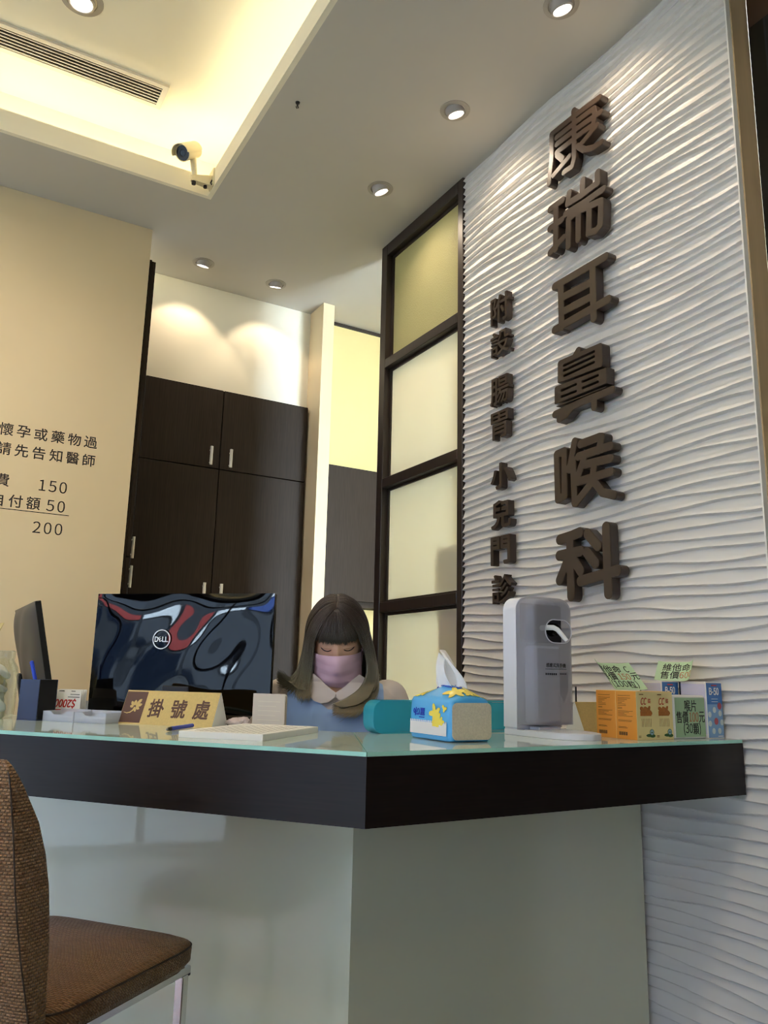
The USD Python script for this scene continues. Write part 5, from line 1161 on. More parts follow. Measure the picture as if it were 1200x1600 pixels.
part(tp, "pulled_tissue", sheet(tissue, 60, 30, 0.0008), "tissue_paper", True)
part(tp, "pulled_tissue", sheet(lambda u, v: np.stack([pcx - 0.006 - 0.010 * np.sin(v * 3) - 0.006 * np.cos(u * 5), pcy - (u - 0.42) * 0.050 * (1 - 0.75 * v) + 0.018 * v, ZG + 0.106 + 0.083 * v - 0.020 * u * v]), 40, 24, 0.0008), "tissue_paper", True)

# ------------------------------------------------------------------ sensor soap dispenser
mat("soap_white", (226, 228, 238), 0.25)
mat("soap_grey", (206, 206, 214), 0.3)
mat("soap_dark", (44, 44, 54), 0.3)
mat("nozzle_white", (244, 244, 244), 0.3)
MATS["smoke_cover"] = usdkit.material(stage, "/World/Looks/smoke_cover", {
    "t": ("transparent_bsdf", {"color": (0.80, 0.81, 0.85)}), "d": ("principled_bsdf", {"base_color": lin(200, 200, 208), "roughness": 0.2}),
    "m": ("mix_closure", {"fac": 0.30})}, [("t.BSDF", "m.closure1"), ("d.BSDF", "m.closure2")], surface="m.closure")
DX0, DX1 = 1.275, 1.418
dxm, dw = (DX0 + DX1) / 2, DX1 - DX0
sp = thing("soap_dispenser", "tall white sensor soap dispenser with a smoky translucent front cover", "soap dispenser", (dxm, 1.52, ZG))


def arch(w, h, r, n=14):
    p = sbox(-w / 2, 0, w / 2, h - r).union(sbox(-w / 2 + r, 0, w / 2 - r, h))
    for e in (-1, 1):
        p = p.union(Point(e * (w / 2 - r), h - r).buffer(r, quad_segs=n))
    return p


DF = frame((dxm, 1.60, ZG + 0.018), X, Z, -Y)          # local z = towards the lobby
H = 0.318
part(sp, "back_housing", moved(prism(arch(dw, H, 0.034), 0.050), DF), "soap_white", 30)
layers = [(0.0, 0.0), (0.030, 0.0), (0.040, 0.002), (0.048, 0.006), (0.054, 0.012), (0.058, 0.020)]


def dome(inset, lay, close):
    """Loft of shrinking arches: a cover with a large soft edge."""
    n = 90
    R = []
    for d, k in lay:
        o = arch(dw - 0.002 - 2 * inset, H - 0.001 - inset, 0.034).buffer(-k - 1e-6, quad_segs=8).exterior
        q0 = o.project(Point(0, -1))
        R.append(np.array([[*o.interpolate((q0 + o.length * i / n) % o.length).coords[0], 0.0505 + d - inset] for i in range(n)]))
    V = np.vstack(R + [[[0, H / 2, 0.0505 + lay[-1][0] - inset]], [[0, H / 2, 0.0505]]])
    m, F = len(R), []
    for i in range(m - 1):
        for j in range(n):
            j2 = (j + 1) % n
            F += [(i * n + j, i * n + j2, (i + 1) * n + j2), (i * n + j, (i + 1) * n + j2, (i + 1) * n + j)]
    for j in range(n):
        F.append((m * n, (m - 1) * n + j, (m - 1) * n + (j + 1) % n))
        if close:
            F.append((m * n + 1, (j + 1) % n, j))
    t = trimesh.Trimesh(V, F, process=False)
    trimesh.repair.fix_normals(t)
    return t


cover = man(dome(0.0, layers, True)) - man(dome(0.0025, layers, True))
ncx, ncz = 0.014, H - 0.086
hole = rrect(0.082, 0.054, 0.0268)
cover = cover - man(bx(-0.2, 0.2, -0.05, 0.009, 0.0, 0.2))
cover = cover - man(moved(prism(hole, 0.2, 0.06), frame((ncx, ncz, 0), X, Y, Z)))
part(sp, "front_cover", moved(mm(cover), DF), "smoke_cover", 30)
part(sp, "window_rim", moved(prism(hole.buffer(0.0024).difference(hole), 0.0018, 0.108), DF @ frame((ncx, ncz, 0), X, Y, Z)), "soap_grey", 30)
part(sp, "inner_panel", moved(bx(-0.062, 0.062, 0.205, 0.300, 0.0502, 0.0700, 0.004), DF), "soap_dark", 30)
part(sp, "soap_tank", moved(bx(-0.050, 0.032, 0.012, 0.196, 0.0502, 0.0960, 0.006), DF), "soap_white", 30)
part(sp, "tank_shield", moved(prism(Polygon([(0.034, 0.135), (0.062, 0.135), (0.062, 0.09), (0.048, 0.060), (0.034, 0.085)]), 0.002, 0.085), DF), "soap_dark", False)
part(sp, "sensor_dome", moved(lathe([(0, 0.098), (0.009, 0.096), (0.015, 0.090), (0.017, 0.070), (0, 0.070)], 28), DF @ frame((ncx + 0.012, ncz + 0.006, 0), X, Y, Z)), "lens_black")
part(sp, "nozzle", moved(tube([(ncx - 0.030, ncz + 0.008, 0.080), (ncx - 0.026, ncz + 0.009, 0.095), (ncx - 0.012, ncz + 0.009, 0.104), (ncx - 0.004, ncz + 0.004, 0.110), (ncx + 0.009, ncz - 0.016, 0.120), (ncx + 0.013, ncz - 0.023, 0.124)], [0.0066, 0.0066, 0.0064, 0.0060, 0.0054, 0.0050], 16), DF), "nozzle_white", 50)
part(sp, "nozzle_slot", moved(bx(ncx - 0.032, ncx - 0.024, ncz - 0.018, ncz + 0.020, 0.0702, 0.079, 0.002), DF), "lens_black", False)
part(sp, "lower_hub", moved(bx(-0.035, 0.035, -0.012, 0.004, 0.052, 0.088, 0.002), DF), "soap_white", 30)
tray = unary_union([sbox(-dw / 2, -0.02, dw / 2, 0.11), affinity.scale(Point(0, 0.11).buffer(1, quad_segs=24), dw / 2, 0.105)])
part(sp, "drip_tray", moved(prism(tray.buffer(-0.001), 0.013), frame((dxm, 1.58, ZG + 0.0006), X, -Y, -Z) @ frame((0, 0, -0.013), X, Y, Z)), "soap_white", 30)
part(sp, "tray_plate", moved(prism(tray.buffer(-0.007).intersection(sbox(-1, 0.05, 1, 1)), 0.001), frame((dxm, 1.58, ZG + 0.0148), X, -Y, -Z)), "soap_white", False)
part(sp, "back_foot", bx(DX0 + 0.002, DX1 - 0.002, 1.552, 1.598, ZG + 0.0136, ZG + 0.0182), "soap_white", False)
PF = DF @ frame((0.004, 0.150, 0.1086), X, Y, Z)
part(sp, "lettering", ink(text("感應式洗手機", 0.0105, 0.012), PF, 0.0003), "print_black", False)
part(sp, "ruled_line", ink(sbox(-0.034, -0.0098, 0.033, -0.0088), PF, 0.0003), "print_black", False)
sm = [sbox(-0.034 + 0.0062 * i, -0.0235, -0.034 + 0.0062 * i + 0.0046, -0.0190) for i in range(6)] + [sbox(0.012 + 0.0056 * i, -0.0215, 0.012 + 0.0056 * i + 0.0036, -0.0190) for i in range(4)]
part(sp, "small_print", ink(unary_union(sm), PF, 0.0003), "soap_dark", False)

# ------------------------------------------------------------------ tent sign seen from its end, and a thin black stick
ts = thing("tent_sign", "tan triangular desk sign seen from its white end, behind the orange boxes", "desk sign", (1.60, 1.60, ZG))
tent(ts, frame((1.604, 1.562, ZG), X, Y, Z), 0.19, 0.078, 0.074, "sign_gold", "card_white", 0.5)
mat("stick_black", (20, 20, 20), 0.4)
bk = thing("black_stick", "thin black upright stick behind the triangular white-ended sign", "stick", (1.565, 1.652, ZG))
part(bk, "rod", tube([(1.565, 1.652, ZG + 0.003), (1.565, 1.652, ZG + 0.116)], 0.0024, 8), "stick_black")
part(bk, "foot", moved(lathe([(0, 0), (0.012, 0), (0.012, 0.003), (0, 0.003)], 16), frame((1.565, 1.652, ZG), X, Y, Z)), "stick_black")

# ------------------------------------------------------------------ boxes for sale
mat("box_orange", (226, 150, 58), 0.45)
mat("box_cream", (234, 214, 152), 0.45)
mat("box_gold", (240, 214, 140), 0.5)
mat("biscuit_brown", (176, 108, 44), 0.6, noise=(120, 0.2))
mat("print_brown", (120, 78, 30), 0.6)
mat("print_crimson", (188, 62, 36), 0.5)
mat("leaf_green", (58, 96, 52), 0.6)
mat("badge_blue", (150, 176, 190), 0.5)
BW, BD, BH = 0.0615, 0.0635, 0.111


def tonic_box(x, y, label, front=True, left=True):
    t = thing("tonic_box", label, "box", (x + BW / 2, y + BD / 2, ZG), group="small orange and cream boxes for sale")
    part(t, "carton", bx(x, x + BW, y, y + BD, ZG, ZG + BH, 0.0006), "box_orange", False)
    part(t, "cream_front", bx(x + 0.0004, x + BW, y - 0.0004, y, ZG + 0.0006, ZG + BH - 0.0006), "box_cream", False)
    part(t, "lid_panel", bx(x + 0.002, x + BW - 0.001, y + 0.001, y + BD - 0.001, ZG + BH, ZG + BH + 0.0005), "box_gold", False)
    if front:
        Fr = frame((x + BW / 2, y - 0.0004, ZG), X, Z, -Y)
        part(t, "lettering", ink(unary_union([affinity.translate(affinity.skew(text("CC", 0.021, 0.014, 0.72), 10), -0.006, 0.0885), affinity.translate(text("菜", 0.011, 0.012), 0.0125, 0.089)]), Fr, 0.0003), "print_crimson", False)
        g = unary_union([lobe(-0.006, 0.067, 0.013, 3, 21), lobe(0.008, 0.067, 0.014, 4, 22), sbox(-0.018, 0.055, 0.018, 0.066)])
        part(t, "biscuit_picture", ink(g, Fr, 0.0004), "biscuit_brown", False)
        part(t, "small_print", ink(unary_union([sbox(-0.020, 0.103, -0.006, 0.105)] + [sbox(-0.014 + 0.005 * i, 0.030, -0.0132 + 0.005 * i, 0.049) for i in range(7)] + [sbox(-0.026, 0.006, -0.018, 0.0072), sbox(-0.026, 0.009, -0.018, 0.0102)]), Fr, 0.0002), "print_brown", False)
        part(t, "leaf_picture", ink(unary_union([affinity.scale(Point(0.010, 0.0105).buffer(1), 0.011, 0.0035), affinity.scale(Point(0.020, 0.0095).buffer(1), 0.009, 0.004)]), Fr, 0.0002), "leaf_green", False)
        part(t, "round_badge", ink(Point(0.018, 0.0175).buffer(0.0068), Fr, 0.0003), "badge_blue", False)
        part(t, "badge_ring", ink(Point(0.018, 0.0175).buffer(0.0072).difference(Point(0.018, 0.0175).buffer(0.0062)).union(sbox(0.015, 0.016, 0.021, 0.018)), Fr, 0.0004), "leaf_green", False)
    if left:
        Lr = frame((x, y + BD / 2, ZG), -Y, Z, -X)
        r_ = np.random.default_rng(5)
        rows = [sbox(-0.025, z, -0.025 + 0.012 + 0.034 * r_.random(), z + 0.0011) for z in (0.100, 0.094, 0.0905, 0.087, 0.0835, 0.080, 0.0765, 0.072, 0.0695, 0.064, 0.0612, 0.0585, 0.0555, 0.0525, 0.043, 0.0405, 0.0275, 0.0255)]
        part(t, "small_print", ink(unary_union(rows), Lr, 0.0002), "print_brown", False)
        part(t, "barcode", ink(unary_union([sbox(-0.024 + 0.0021 * i, 0.009, -0.024 + 0.0021 * i + 0.0007 + 0.0006 * (i * 7 % 3), 0.017) for i in range(13)]), Lr, 0.0002), "print_black", False)
    return t


tonic_box(1.468, 1.352, "front corner orange and cream box, showing one orange and one cream side")
tonic_box(1.468 + BW + 0.0006, 1.353, "cream-fronted orange box standing right against the green-labelled carton", left=False)
tonic_box(1.468, 1.352 + BD + 0.0006, "orange box at the back, next to the triangular white-ended sign", front=False)

mat("carton_white", (228, 224, 216), 0.4)
mat("label_green", (158, 186, 148), 0.55)
mat("note_green", (178, 206, 166), 0.55)
mat("vitamin_blue", (58, 112, 176), 0.35)
mat("vitamin_pale", (122, 158, 198), 0.35)
mat("vitamin_label", (206, 200, 216), 0.45)
mat("pill_pale", (196, 204, 200), 0.35)
mat("pill_red", (170, 70, 78), 0.35)
mat("print_orange", (178, 104, 66), 0.6)
gb = thing("lozenge_carton", "white carton with a big green price label reading 喉片 售價100元", "box", (1.654, 1.37, ZG))
gx0, gx1, gy0, gy1 = 1.594, 1.7095, 1.353, 1.429
part(gb, "carton", bx(gx0, gx1, gy0, gy1, ZG, ZG + 0.103, 0.003), "carton_white", 30)
Fr = frame(((gx0 + gx1) / 2, gy0 - 0.0002, ZG + 0.0515), X, Z, -Y)
part(gb, "price_label", ink(sbox(-0.051, -0.047, 0.0555, 0.046), Fr, 0.0006), "label_green", False)
tx = unary_union([affinity.translate(text("喉片", 0.029, 0.006, 0.8), 0.004, 0.027), affinity.translate(text("售價", 0.030, 0.006, 0.72), -0.027, 0.000), affinity.translate(text("元", 0.030, 0.006, 0.72), 0.0435, 0.000), affinity.translate(text("(30", 0.030, 0.0, 0.8), -0.0075, -0.028), affinity.translate(text("顆", 0.029, 0.006, 0.75), 0.0205, -0.028), affinity.translate(text(")", 0.030, 0.0, 0.8), 0.035, -0.028)])
part(gb, "lettering", ink(tx, Fr, 0.0010), "print_black", False)
part(gb, "lettering", ink(affinity.translate(text("100", 0.030, -0.004, 0.72), 0.0145, 0.0), Fr, 0.0010), "print_orange", False, label="orange price figures")


def vitamin_box(x0, x1, y0, y1, h, label, side):
    t = thing("vitamin_box", label, "box", ((x0 + x1) / 2, (y0 + y1) / 2, ZG), group="blue vitamin boxes")
    part(t, "carton", bx(x0, x1, y0, y1, ZG, ZG + h, 0.0008), "carton_white", False)
    w = x1 - x0
    Fr = frame(((x0 + x1) / 2, y0, ZG), X, Z, -Y)
    part(t, "front_print", ink(sbox(-w / 2 + 0.001, h * 0.60, w / 2 - 0.001, h - 0.003), Fr, 0.0003), "vitamin_blue", False)
    part(t, "front_print", ink(sbox(-w / 2 + 0.001, 0.002, w / 2 - 0.001, h * 0.60), Fr, 0.0003), "vitamin_pale", False)
    part(t, "lettering", ink(affinity.translate(text("B-50", 0.0225, 0.03, 0.80), -0.001, h * 0.83), Fr, 0.0006), "carton_white", False)
    part(t, "lettering", ink(unary_union([sbox(-0.010, h * 0.925, 0.010, h * 0.945)]), Fr, 0.0006), "print_red", False)
    part(t, "small_print", ink(unary_union([sbox(-0.012, h * 0.69, 0.012, h * 0.70), sbox(-0.012, h * 0.64, 0.012, h * 0.65), sbox(0.006, h * 0.03, w / 2 - 0.004, h * 0.045)]), Fr, 0.0006), "carton_white", False)
    pills = [(-0.003, 0.50, 0), (-0.021, 0.42, 0), (0.018, 0.44, 0), (-0.021, 0.26, 0), (0.002, 0.30, 1), (0.023, 0.28, 0), (-0.009, 0.13, 0), (0.013, 0.13, 0), (0.017, 0.57, 1)]
    for a, b, red in pills:
        part(t, "pill_picture", ink(affinity.scale(Point(a, b * h).buffer(1, quad_segs=8), 0.0062 + 0.0012 * red, 0.0072 + 0.0012 * red), Fr, 0.0005), "pill_red" if red else "pill_pale", False)
    if side:
        Lr = frame((x0, (y0 + y1) / 2, ZG), -Y, Z, -X)
        dd = y1 - y0
        part(t, "side_label", ink(sbox(-dd / 2 + 0.006, 0.01, dd / 2 - 0.003, h - 0.006), Lr, 0.0003), "vitamin_label", False)
        part(t, "side_strip", ink(sbox(-dd / 2 + 0.0004, 0.002, -dd / 2 + 0.0056, h - 0.002), Lr, 0.0003), "soap_dark", False)
        part(t, "small_print", ink(unary_union([sbox(-dd / 2 + 0.010, h - 0.012 - 0.0055 * i, dd / 2 - 0.010 - 0.012 * (i % 2), h - 0.0108 - 0.0055 * i) for i in range(7)]), Lr, 0.0005), "soap_grey", False)
    return t


vitamin_box(1.7115, 1.7705, 1.348, 1.430, 0.137, "blue vitamin box at the end of the counter against the ripple wall", True)
vitamin_box(1.650, 1.711, 1.432, 1.505, 0.137, "blue vitamin box half hidden behind the carton with the green price label", True)


def note(name, label, fn, rows, w, h, x, y):
    t = thing(name, label, "price note", (x, y, ZG + BH), group="curled green price notes")
    part(t, "paper", sheet(lambda u, v: np.moveaxis(fn((u - 0.5) * w, (v - 0.5) * h), -1, 0), 40, 30, 0.0004), "note_green", True)
    for g, m in rows:
        part(t, "lettering", on_surface(g.intersection(sbox(-w / 2 + 0.001, -h / 2 + 0.001, w / 2 - 0.001, h / 2 - 0.001)), fn, 0.0003, 0.005), m, False)
    return t


def bent(o, ex, ey, curl_l, curl_r, w, lean):
    """A sheet in the frame (o, ex right, ey up) whose left and right edges curl towards the viewer."""
    ex, ey = np.asarray(ex, float), np.asarray(ey, float)
    ex /= np.linalg.norm(ex)
    ey = ey - ex * (ey @ ex)
    ey /= np.linalg.norm(ey)
    n = np.cross(ex, ey)

    def fn(a, b):
        a, b = np.asarray(a, float), np.asarray(b, float)
        l = np.clip(-a - w * 0.22, 0, None)
        r = np.clip(a - w * 0.22, 0, None)
        out = curl_l * l ** 2 + curl_r * r ** 2
        sh = -a * 0 + l * l * curl_l * 0.45 - r * r * curl_r * 0.45
        return np.asarray(o) + (a + sh)[..., None] * ex + b[..., None] * ey + (out + lean * b)[..., None] * n
    return fn


w1_, h1_ = 0.114, 0.098
rows = [(unary_union([affinity.translate(text("維他命", 0.029, 0.006, 0.86), -0.018, 0.026), affinity.translate(text("C", 0.029, 0.004, 0.7), 0.036, 0.026), affinity.translate(text("售價", 0.029, 0.006, 0.86), -0.030, -0.001), affinity.translate(text("元", 0.029, 0.006, 0.80), 0.0475, -0.001), affinity.translate(text("(100", 0.029, 0.0, 0.8), -0.012, -0.029), affinity.translate(text("粒", 0.028, 0.006, 0.8), 0.0225, -0.029), affinity.translate(text(")", 0.029, 0.0, 0.8), 0.038, -0.029)]), "print_black"),
        (affinity.translate(text("150", 0.029, -0.003, 0.74), 0.0165, -0.001), "print_orange")]
note("price_note", "large curled green price note reading 150元 on top of the orange boxes", bent((1.520, 1.452, ZG + BH + 0.0345), (0.98, -0.19, 0.0), (0.145, 0.736, 0.66), 14.0, 4.0, w1_, 0.0), rows, w1_, h1_, 1.52, 1.44)
w2_, h2_ = 0.104, 0.066
rows = [(unary_union([affinity.translate(text("維他命", 0.0275, 0.006, 0.9), 0.000, 0.0135), affinity.translate(text("售價", 0.0275, 0.006, 0.9), -0.0145, -0.0135)]), "print_black"), (affinity.translate(text("600", 0.0275, -0.002, 0.82), 0.0285, -0.0135), "print_orange")]
note("price_note", "smaller curled green price note reading 600 above the blue vitamin boxes", bent((1.710, 1.435, ZG + 0.137 + 0.025), (0.40, -0.90, 0.0), (0.62, 0.22, 0.72), 5.0, 22.0, w2_, 0.0), rows, w2_, h2_, 1.70, 1.45)
# ------------------------------------------------------------------ the receptionist, seated behind the counter, looking down
mat("skin", (206, 160, 134), 0.5, subsurface_weight=0.12, subsurface_radius=(1.0, 0.35, 0.2), subsurface_scale=0.006)
mat("lash_dark", (40, 26, 24), 0.6)
mat("mask_pink", (222, 186, 206), 0.7, bump=(300, 0.05, 0.0005))
mat("shirt_beige", (206, 196, 192), 0.75, bump=(260, 0.08, 0.0006))
mat("vest_blue", (148, 178, 226), 0.75, bump=(260, 0.08, 0.0006))
mat("trousers_dark", (40, 42, 52), 0.8)
mat("shoe_black", (20, 20, 22), 0.4)
PP = np.array([1.056, 2.09, 0.0])
PRZ = math.atan2(-0.452, 0.892)
pr = thing("person", "seated person in pink face mask, pale blue vest and long ash-brown hair, looking down", "person", PP, PRZ)


def ball(p, r, n=2):
    s = trimesh.creation.icosphere(n, r)
    s.apply_translation(p)
    return man(s)


def bones(chain, grow=0.0):
    out = m3.Manifold()
    for (p, r), (q_, r2) in zip(chain, chain[1:]):
        out = out + m3.Manifold.batch_hull([ball(p, r + grow), ball(q_, r2 + grow)])
    return out


TOR = [(0.62, 0.00, 0.150, 0.110), (0.66, 0.00, 0.172, 0.122), (0.72, 0.00, 0.170, 0.118), (0.88, 0.000, 0.140, 0.098), (1.00, -0.005, 0.148, 0.104), (1.08, -0.010, 0.158, 0.106), (1.14, -0.012, 0.168, 0.096), (1.18, -0.012, 0.168, 0.085), (1.205, -0.012, 0.145, 0.074), (1.225, -0.014, 0.100, 0.064), (1.238, -0.018, 0.060, 0.056)]


def torso(grow, z0=0.0, z1=9.0):
    return rings([(z, 0, cy, rx + grow, ry + grow, 2.4) for z, cy, rx, ry in TOR if z0 <= z <= z1], 72)


def chest(x, z, off):
    """Front of the torso at (x, z), off outside it."""
    a = np.array(TOR)
    cy, rx, ry = (np.interp(z, a[:, 0], a[:, k]) for k in (1, 2, 3))
    q_ = np.clip(1 - np.abs(x / (rx + off)) ** 2.4, 0, 1) ** (1 / 2.4)
    return cy - (ry + off) * q_


ARMS = {s: [((s * 0.148, 0.0, 1.172), 0.048), ((s * 0.190, -0.01, 1.09), 0.043), ((s * 0.215, -0.04, 0.945), 0.037), ((s * 0.17, -0.13, 0.895), 0.031), ((s * 0.105, -0.215, 0.845), 0.024)] for s in (-1, 1)}
LEGS = {s: [((s * 0.085, -0.01, 0.665), 0.085), ((s * 0.10, -0.16, 0.660), 0.074), ((s * 0.105, -0.27, 0.630), 0.056), ((s * 0.105, -0.26, 0.42), 0.047), ((s * 0.105, -0.22, 0.17), 0.034)] for s in (-1, 1)}


def hand(s):
    w_ = np.array([s * 0.105, -0.215, 0.845])
    pal = m3.Manifold.batch_hull([ball(w_ + np.array(d), 0.011, 1) for d in ((-0.016, -0.01, 0), (0.016, -0.01, 0), (-0.030, -0.075, -0.008), (0.030, -0.070, -0.008), (0, -0.08, -0.005))])
    for k, (ox, ln_) in enumerate(((-0.029, 0.058), (-0.010, 0.070), (0.010, 0.074), (0.029, 0.066))):
        b0 = w_ + np.array([ox, -0.072, -0.006])
        b1, b2, b3 = b0 + np.array([ox * 0.1, -ln_ * 0.45, -0.004]), b0 + np.array([ox * 0.15, -ln_ * 0.78, -0.016]), b0 + np.array([ox * 0.15, -ln_ * 0.95, -0.026])
        pal = pal + bones([(b0, 0.009), (b1, 0.0085), (b2, 0.0078), (b3, 0.007)])
    t0 = w_ + np.array([-s * 0.018, -0.022, -0.002])
    return pal + bones([(t0, 0.011), (t0 + np.array([-s * 0.026, -0.028, -0.006]), 0.010), (t0 + np.array([-s * 0.032, -0.055, -0.012]), 0.0085)])


# head: z up the face, -y out of the face, origin between the ears
RX, RY, RZ_ = 0.069, 0.089, 0.108


def narrow(z):
    return 1 - 0.30 * np.clip(-(z + 0.01) / 0.098, 0, 1) ** 1.4


def relief(x, z):
    g = lambda x0, z0, sx_, sz_, a: a * np.exp(-((x - x0) / sx_) ** 2 - ((z - z0) / sz_) ** 2)
    r = g(0, -0.034, 0.011, 0.010, 0.017) + g(0, -0.016, 0.008, 0.018, 0.009) + g(0, 0.006, 0.008, 0.014, 0.004) + g(0, 0.032, 0.045, 0.012, 0.003)
    r += g(0, -0.064, 0.020, 0.0045, 0.005) + g(0, -0.073, 0.017, 0.0055, 0.006) - g(0, -0.0685, 0.022, 0.002, 0.004) + g(0, -0.097, 0.02, 0.012, 0.007)
    for s in (-1, 1):
        r += -g(s * 0.031, 0.020, 0.017, 0.013, 0.008) + g(s * 0.0315, 0.013, 0.0125, 0.0085, 0.0075) + g(s * 0.040, -0.026, 0.018, 0.016, 0.004) + g(s * 0.009, -0.037, 0.006, 0.006, 0.006)
        r += -g(s * 0.0315, 0.0055, 0.014, 0.0022, 0.0022)
    return r


def face_y(x, z):
    q_ = np.clip(1 - (x / (RX * narrow(z))) ** 2 - (z / RZ_) ** 2, 0, 1)
    return -RY * np.sqrt(q_) - relief(x, z)


hm = trimesh.creation.icosphere(6, 1.0)
v = hm.vertices.copy()
front = np.clip(-v[:, 1] * 1.6, 0, 1)
x, y, z = v[:, 0] * RX, v[:, 1] * RY, v[:, 2] * RZ_
x = x * narrow(z)
y = y - relief(x, z) * front
y = np.where(y > 0, y * 1.06, y)
for s in (-1, 1):                                   # ears
    e = np.exp(-((y - 0.012) / 0.014) ** 2 - ((z + 0.004) / 0.024) ** 2) * (np.sign(x) == s)
    x = x + s * 0.013 * e
hm.vertices = np.stack([x, y, z], -1)
HA, HROLL = math.radians(24), math.radians(-2.5)
HT = trimesh.transformations.translation_matrix([0.0, -0.058, 1.338]) @ trimesh.transformations.rotation_matrix(HROLL, [0, 1, 0]) @ trimesh.transformations.rotation_matrix(HA, [1, 0, 0])
body = man(torso(0.0))
body = body + bones([((0, -0.012, 1.20), 0.058), ((0, -0.024, 1.245), 0.050), ((0, -0.030, 1.30), 0.048)])
for s in (-1, 1):
    body = body + bones(ARMS[s]) + hand(s) + bones(LEGS[s]) + bones([((s * 0.105, -0.22, 0.15), 0.034), ((s * 0.108, -0.29, 0.125), 0.026)])
bm = mm(body.refine_to_length(0.016))
bm.merge_vertices()
trimesh.smoothing.filter_taubin(bm, iterations=8)
full = man(bm) + man(moved(hm, HT))
part(pr, "body", full, "skin", 60, world=False)

P_ = lambda name, m, material, sm=60, **k: part(pr, name, m, material, sm, world=False, **k)
for s in (-1, 1):
    xs = np.linspace(-0.0145, 0.0145, 14)
    lz = 0.0065 - 0.0055 * (1 - (xs / 0.0145) ** 2)
    pts = np.stack([s * 0.0315 + xs, face_y(s * 0.0315 + xs, lz) - 0.0010, lz - 0.0006], -1)
    P_("eyelashes", moved(tube(pts, [0.0006] + [0.0013] * 12 + [0.0006], 8), HT), "lash_dark")
    bxs = np.linspace(-0.018, 0.018, 10)
    bz = 0.0385 - 0.25 * np.abs(bxs) * (bxs * s > 0)
    P_("eyebrow", moved(tube(np.stack([s * 0.033 + bxs, face_y(s * 0.033 + bxs, bz) - 0.0004, bz], -1), [0.0008] + [0.002] * 8 + [0.0008], 8), HT), "lash_dark")


def mask(u, v):
    x = (u - 0.5) * 0.134
    z = -0.010 + 0.004 * np.cos(x * 40) - v * 0.106
    zz_ = z
    y = -(0.097 + 0.016 * np.exp(-((zz_ + 0.040) / 0.028) ** 2 - (x / 0.03) ** 2)) * np.clip(1 - (x / 0.078) ** 2, 0.02, 1) ** 0.52
    y = y + 0.026 * np.clip((-zz_ - 0.085) / 0.03, 0, 2) ** 1.6
    y = y + 0.0016 * (np.abs(((v * 3.6 + 0.25 * (x / 0.06) ** 2) % 1.0) - 0.5) * 2) * (v > 0.12) * (v < 0.92)
    y = y + 0.003 * (meshkit.noise(np.stack([x * 55, z * 45, 0 * x], -1), 8) - 0.5)
    return np.stack([x, y, z])


P_("face_mask", moved(sheet(mask, 70, 60, -0.0012), HT), "mask_pink", True)
for s in (-1, 1):
    P_("ear_loop", moved(tube([(s * 0.066, -0.052, -0.016), (s * 0.073, -0.02, -0.004), (s * 0.079, 0.018, 0.012), (s * 0.076, 0.026, -0.01), (s * 0.069, -0.01, -0.06), (s * 0.060, -0.050, -0.094)], 0.0014, 6), HT), "mask_pink")

# clothes
ctr = man(torso(0.010, 0.0, 1.23))
shirt = ctr
for s in (-1, 1):
    shirt = shirt + bones([(np.array(p) * 1.0, r + 0.012) for p, r in ARMS[s][:4]])
shirt = shirt - man(rings([(1.195, 0, -0.040, 0.040, 0.040, 2), (1.30, 0, -0.036, 0.064, 0.062, 2)], 40)) - man(bx(-0.5, 0.5, -0.5, 0.5, 0.4, 0.66)) - man(moved(prism(Polygon([(0, 1.186), (0.070, 1.262), (-0.070, 1.262)]), 0.3), frame((0, 0, 0), X, Z, -Y)))
sm_ = mm(shirt.refine_to_length(0.012))
sm_.merge_vertices()
n_ = meshkit.fbm(np.asarray(sm_.vertices) * (26, 26, 16), 3, 2) - 0.5
trimesh.smoothing.filter_taubin(sm_, iterations=6)
sm_.vertices = sm_.vertices + sm_.vertex_normals * (0.007 * n_)[:, None]
P_("shirt", sm_, "shirt_beige", True)
vest = man(torso(0.019, 0.0, 1.23)) ^ man(bx(-0.132, 0.132, -0.4, 0.4, 0.66, 1.225))
vest = vest - man(rings([(1.150, 0, -0.13, 0.020, 0.05, 2), (1.175, 0, -0.10, 0.055, 0.06, 2), (1.20, 0, -0.06, 0.075, 0.08, 2), (1.30, 0, -0.03, 0.085, 0.10, 2)], 40))
vm = mm(vest.refine_to_length(0.012))
vm.merge_vertices()
n_ = meshkit.fbm(np.asarray(vm.vertices) * (20, 20, 14), 3, 6) - 0.5
vm.vertices = vm.vertices + vm.vertex_normals * (0.006 * n_)[:, None]
P_("vest", vm, "vest_blue", 40)
for s in (-1, 1):
    lp = np.array([(0.002, 1.193), (0.004, 1.182), (0.020, 1.170), (0.040, 1.167), (0.058, 1.173), (0.074, 1.190), (0.084, 1.214), (0.080, 1.232), (0.064, 1.242), (0.046, 1.228), (0.024, 1.208)])
    g = Polygon(lp * (s, 1)).buffer(0.002)
    m = prism(g, 0.0022)
    vv, ff = trimesh.remesh.subdivide_to_size(m.vertices, m.faces, 0.007)
    yy_ = chest(vv[:, 0], np.minimum(vv[:, 1], 1.222), 0.023) - 0.0030 + vv[:, 2] - 0.10 * np.clip(vv[:, 1] - 1.222, 0, 1)
    P_("collar", trimesh.Trimesh(np.stack([vv[:, 0], yy_, vv[:, 1]], -1), ff[:, ::-1], process=False), "shirt_beige", 60)
tro = m3.Manifold()
for s in (-1, 1):
    tro = tro + bones([(p, r + 0.010) for p, r in LEGS[s]])
tro = tro + (man(torso(0.012, 0.0, 0.9)) ^ man(bx(-0.4, 0.4, -0.4, 0.4, 0.55, 0.74)))
tm_ = mm(tro.refine_to_length(0.02))
P_("trousers", tm_, "trousers_dark", 60)
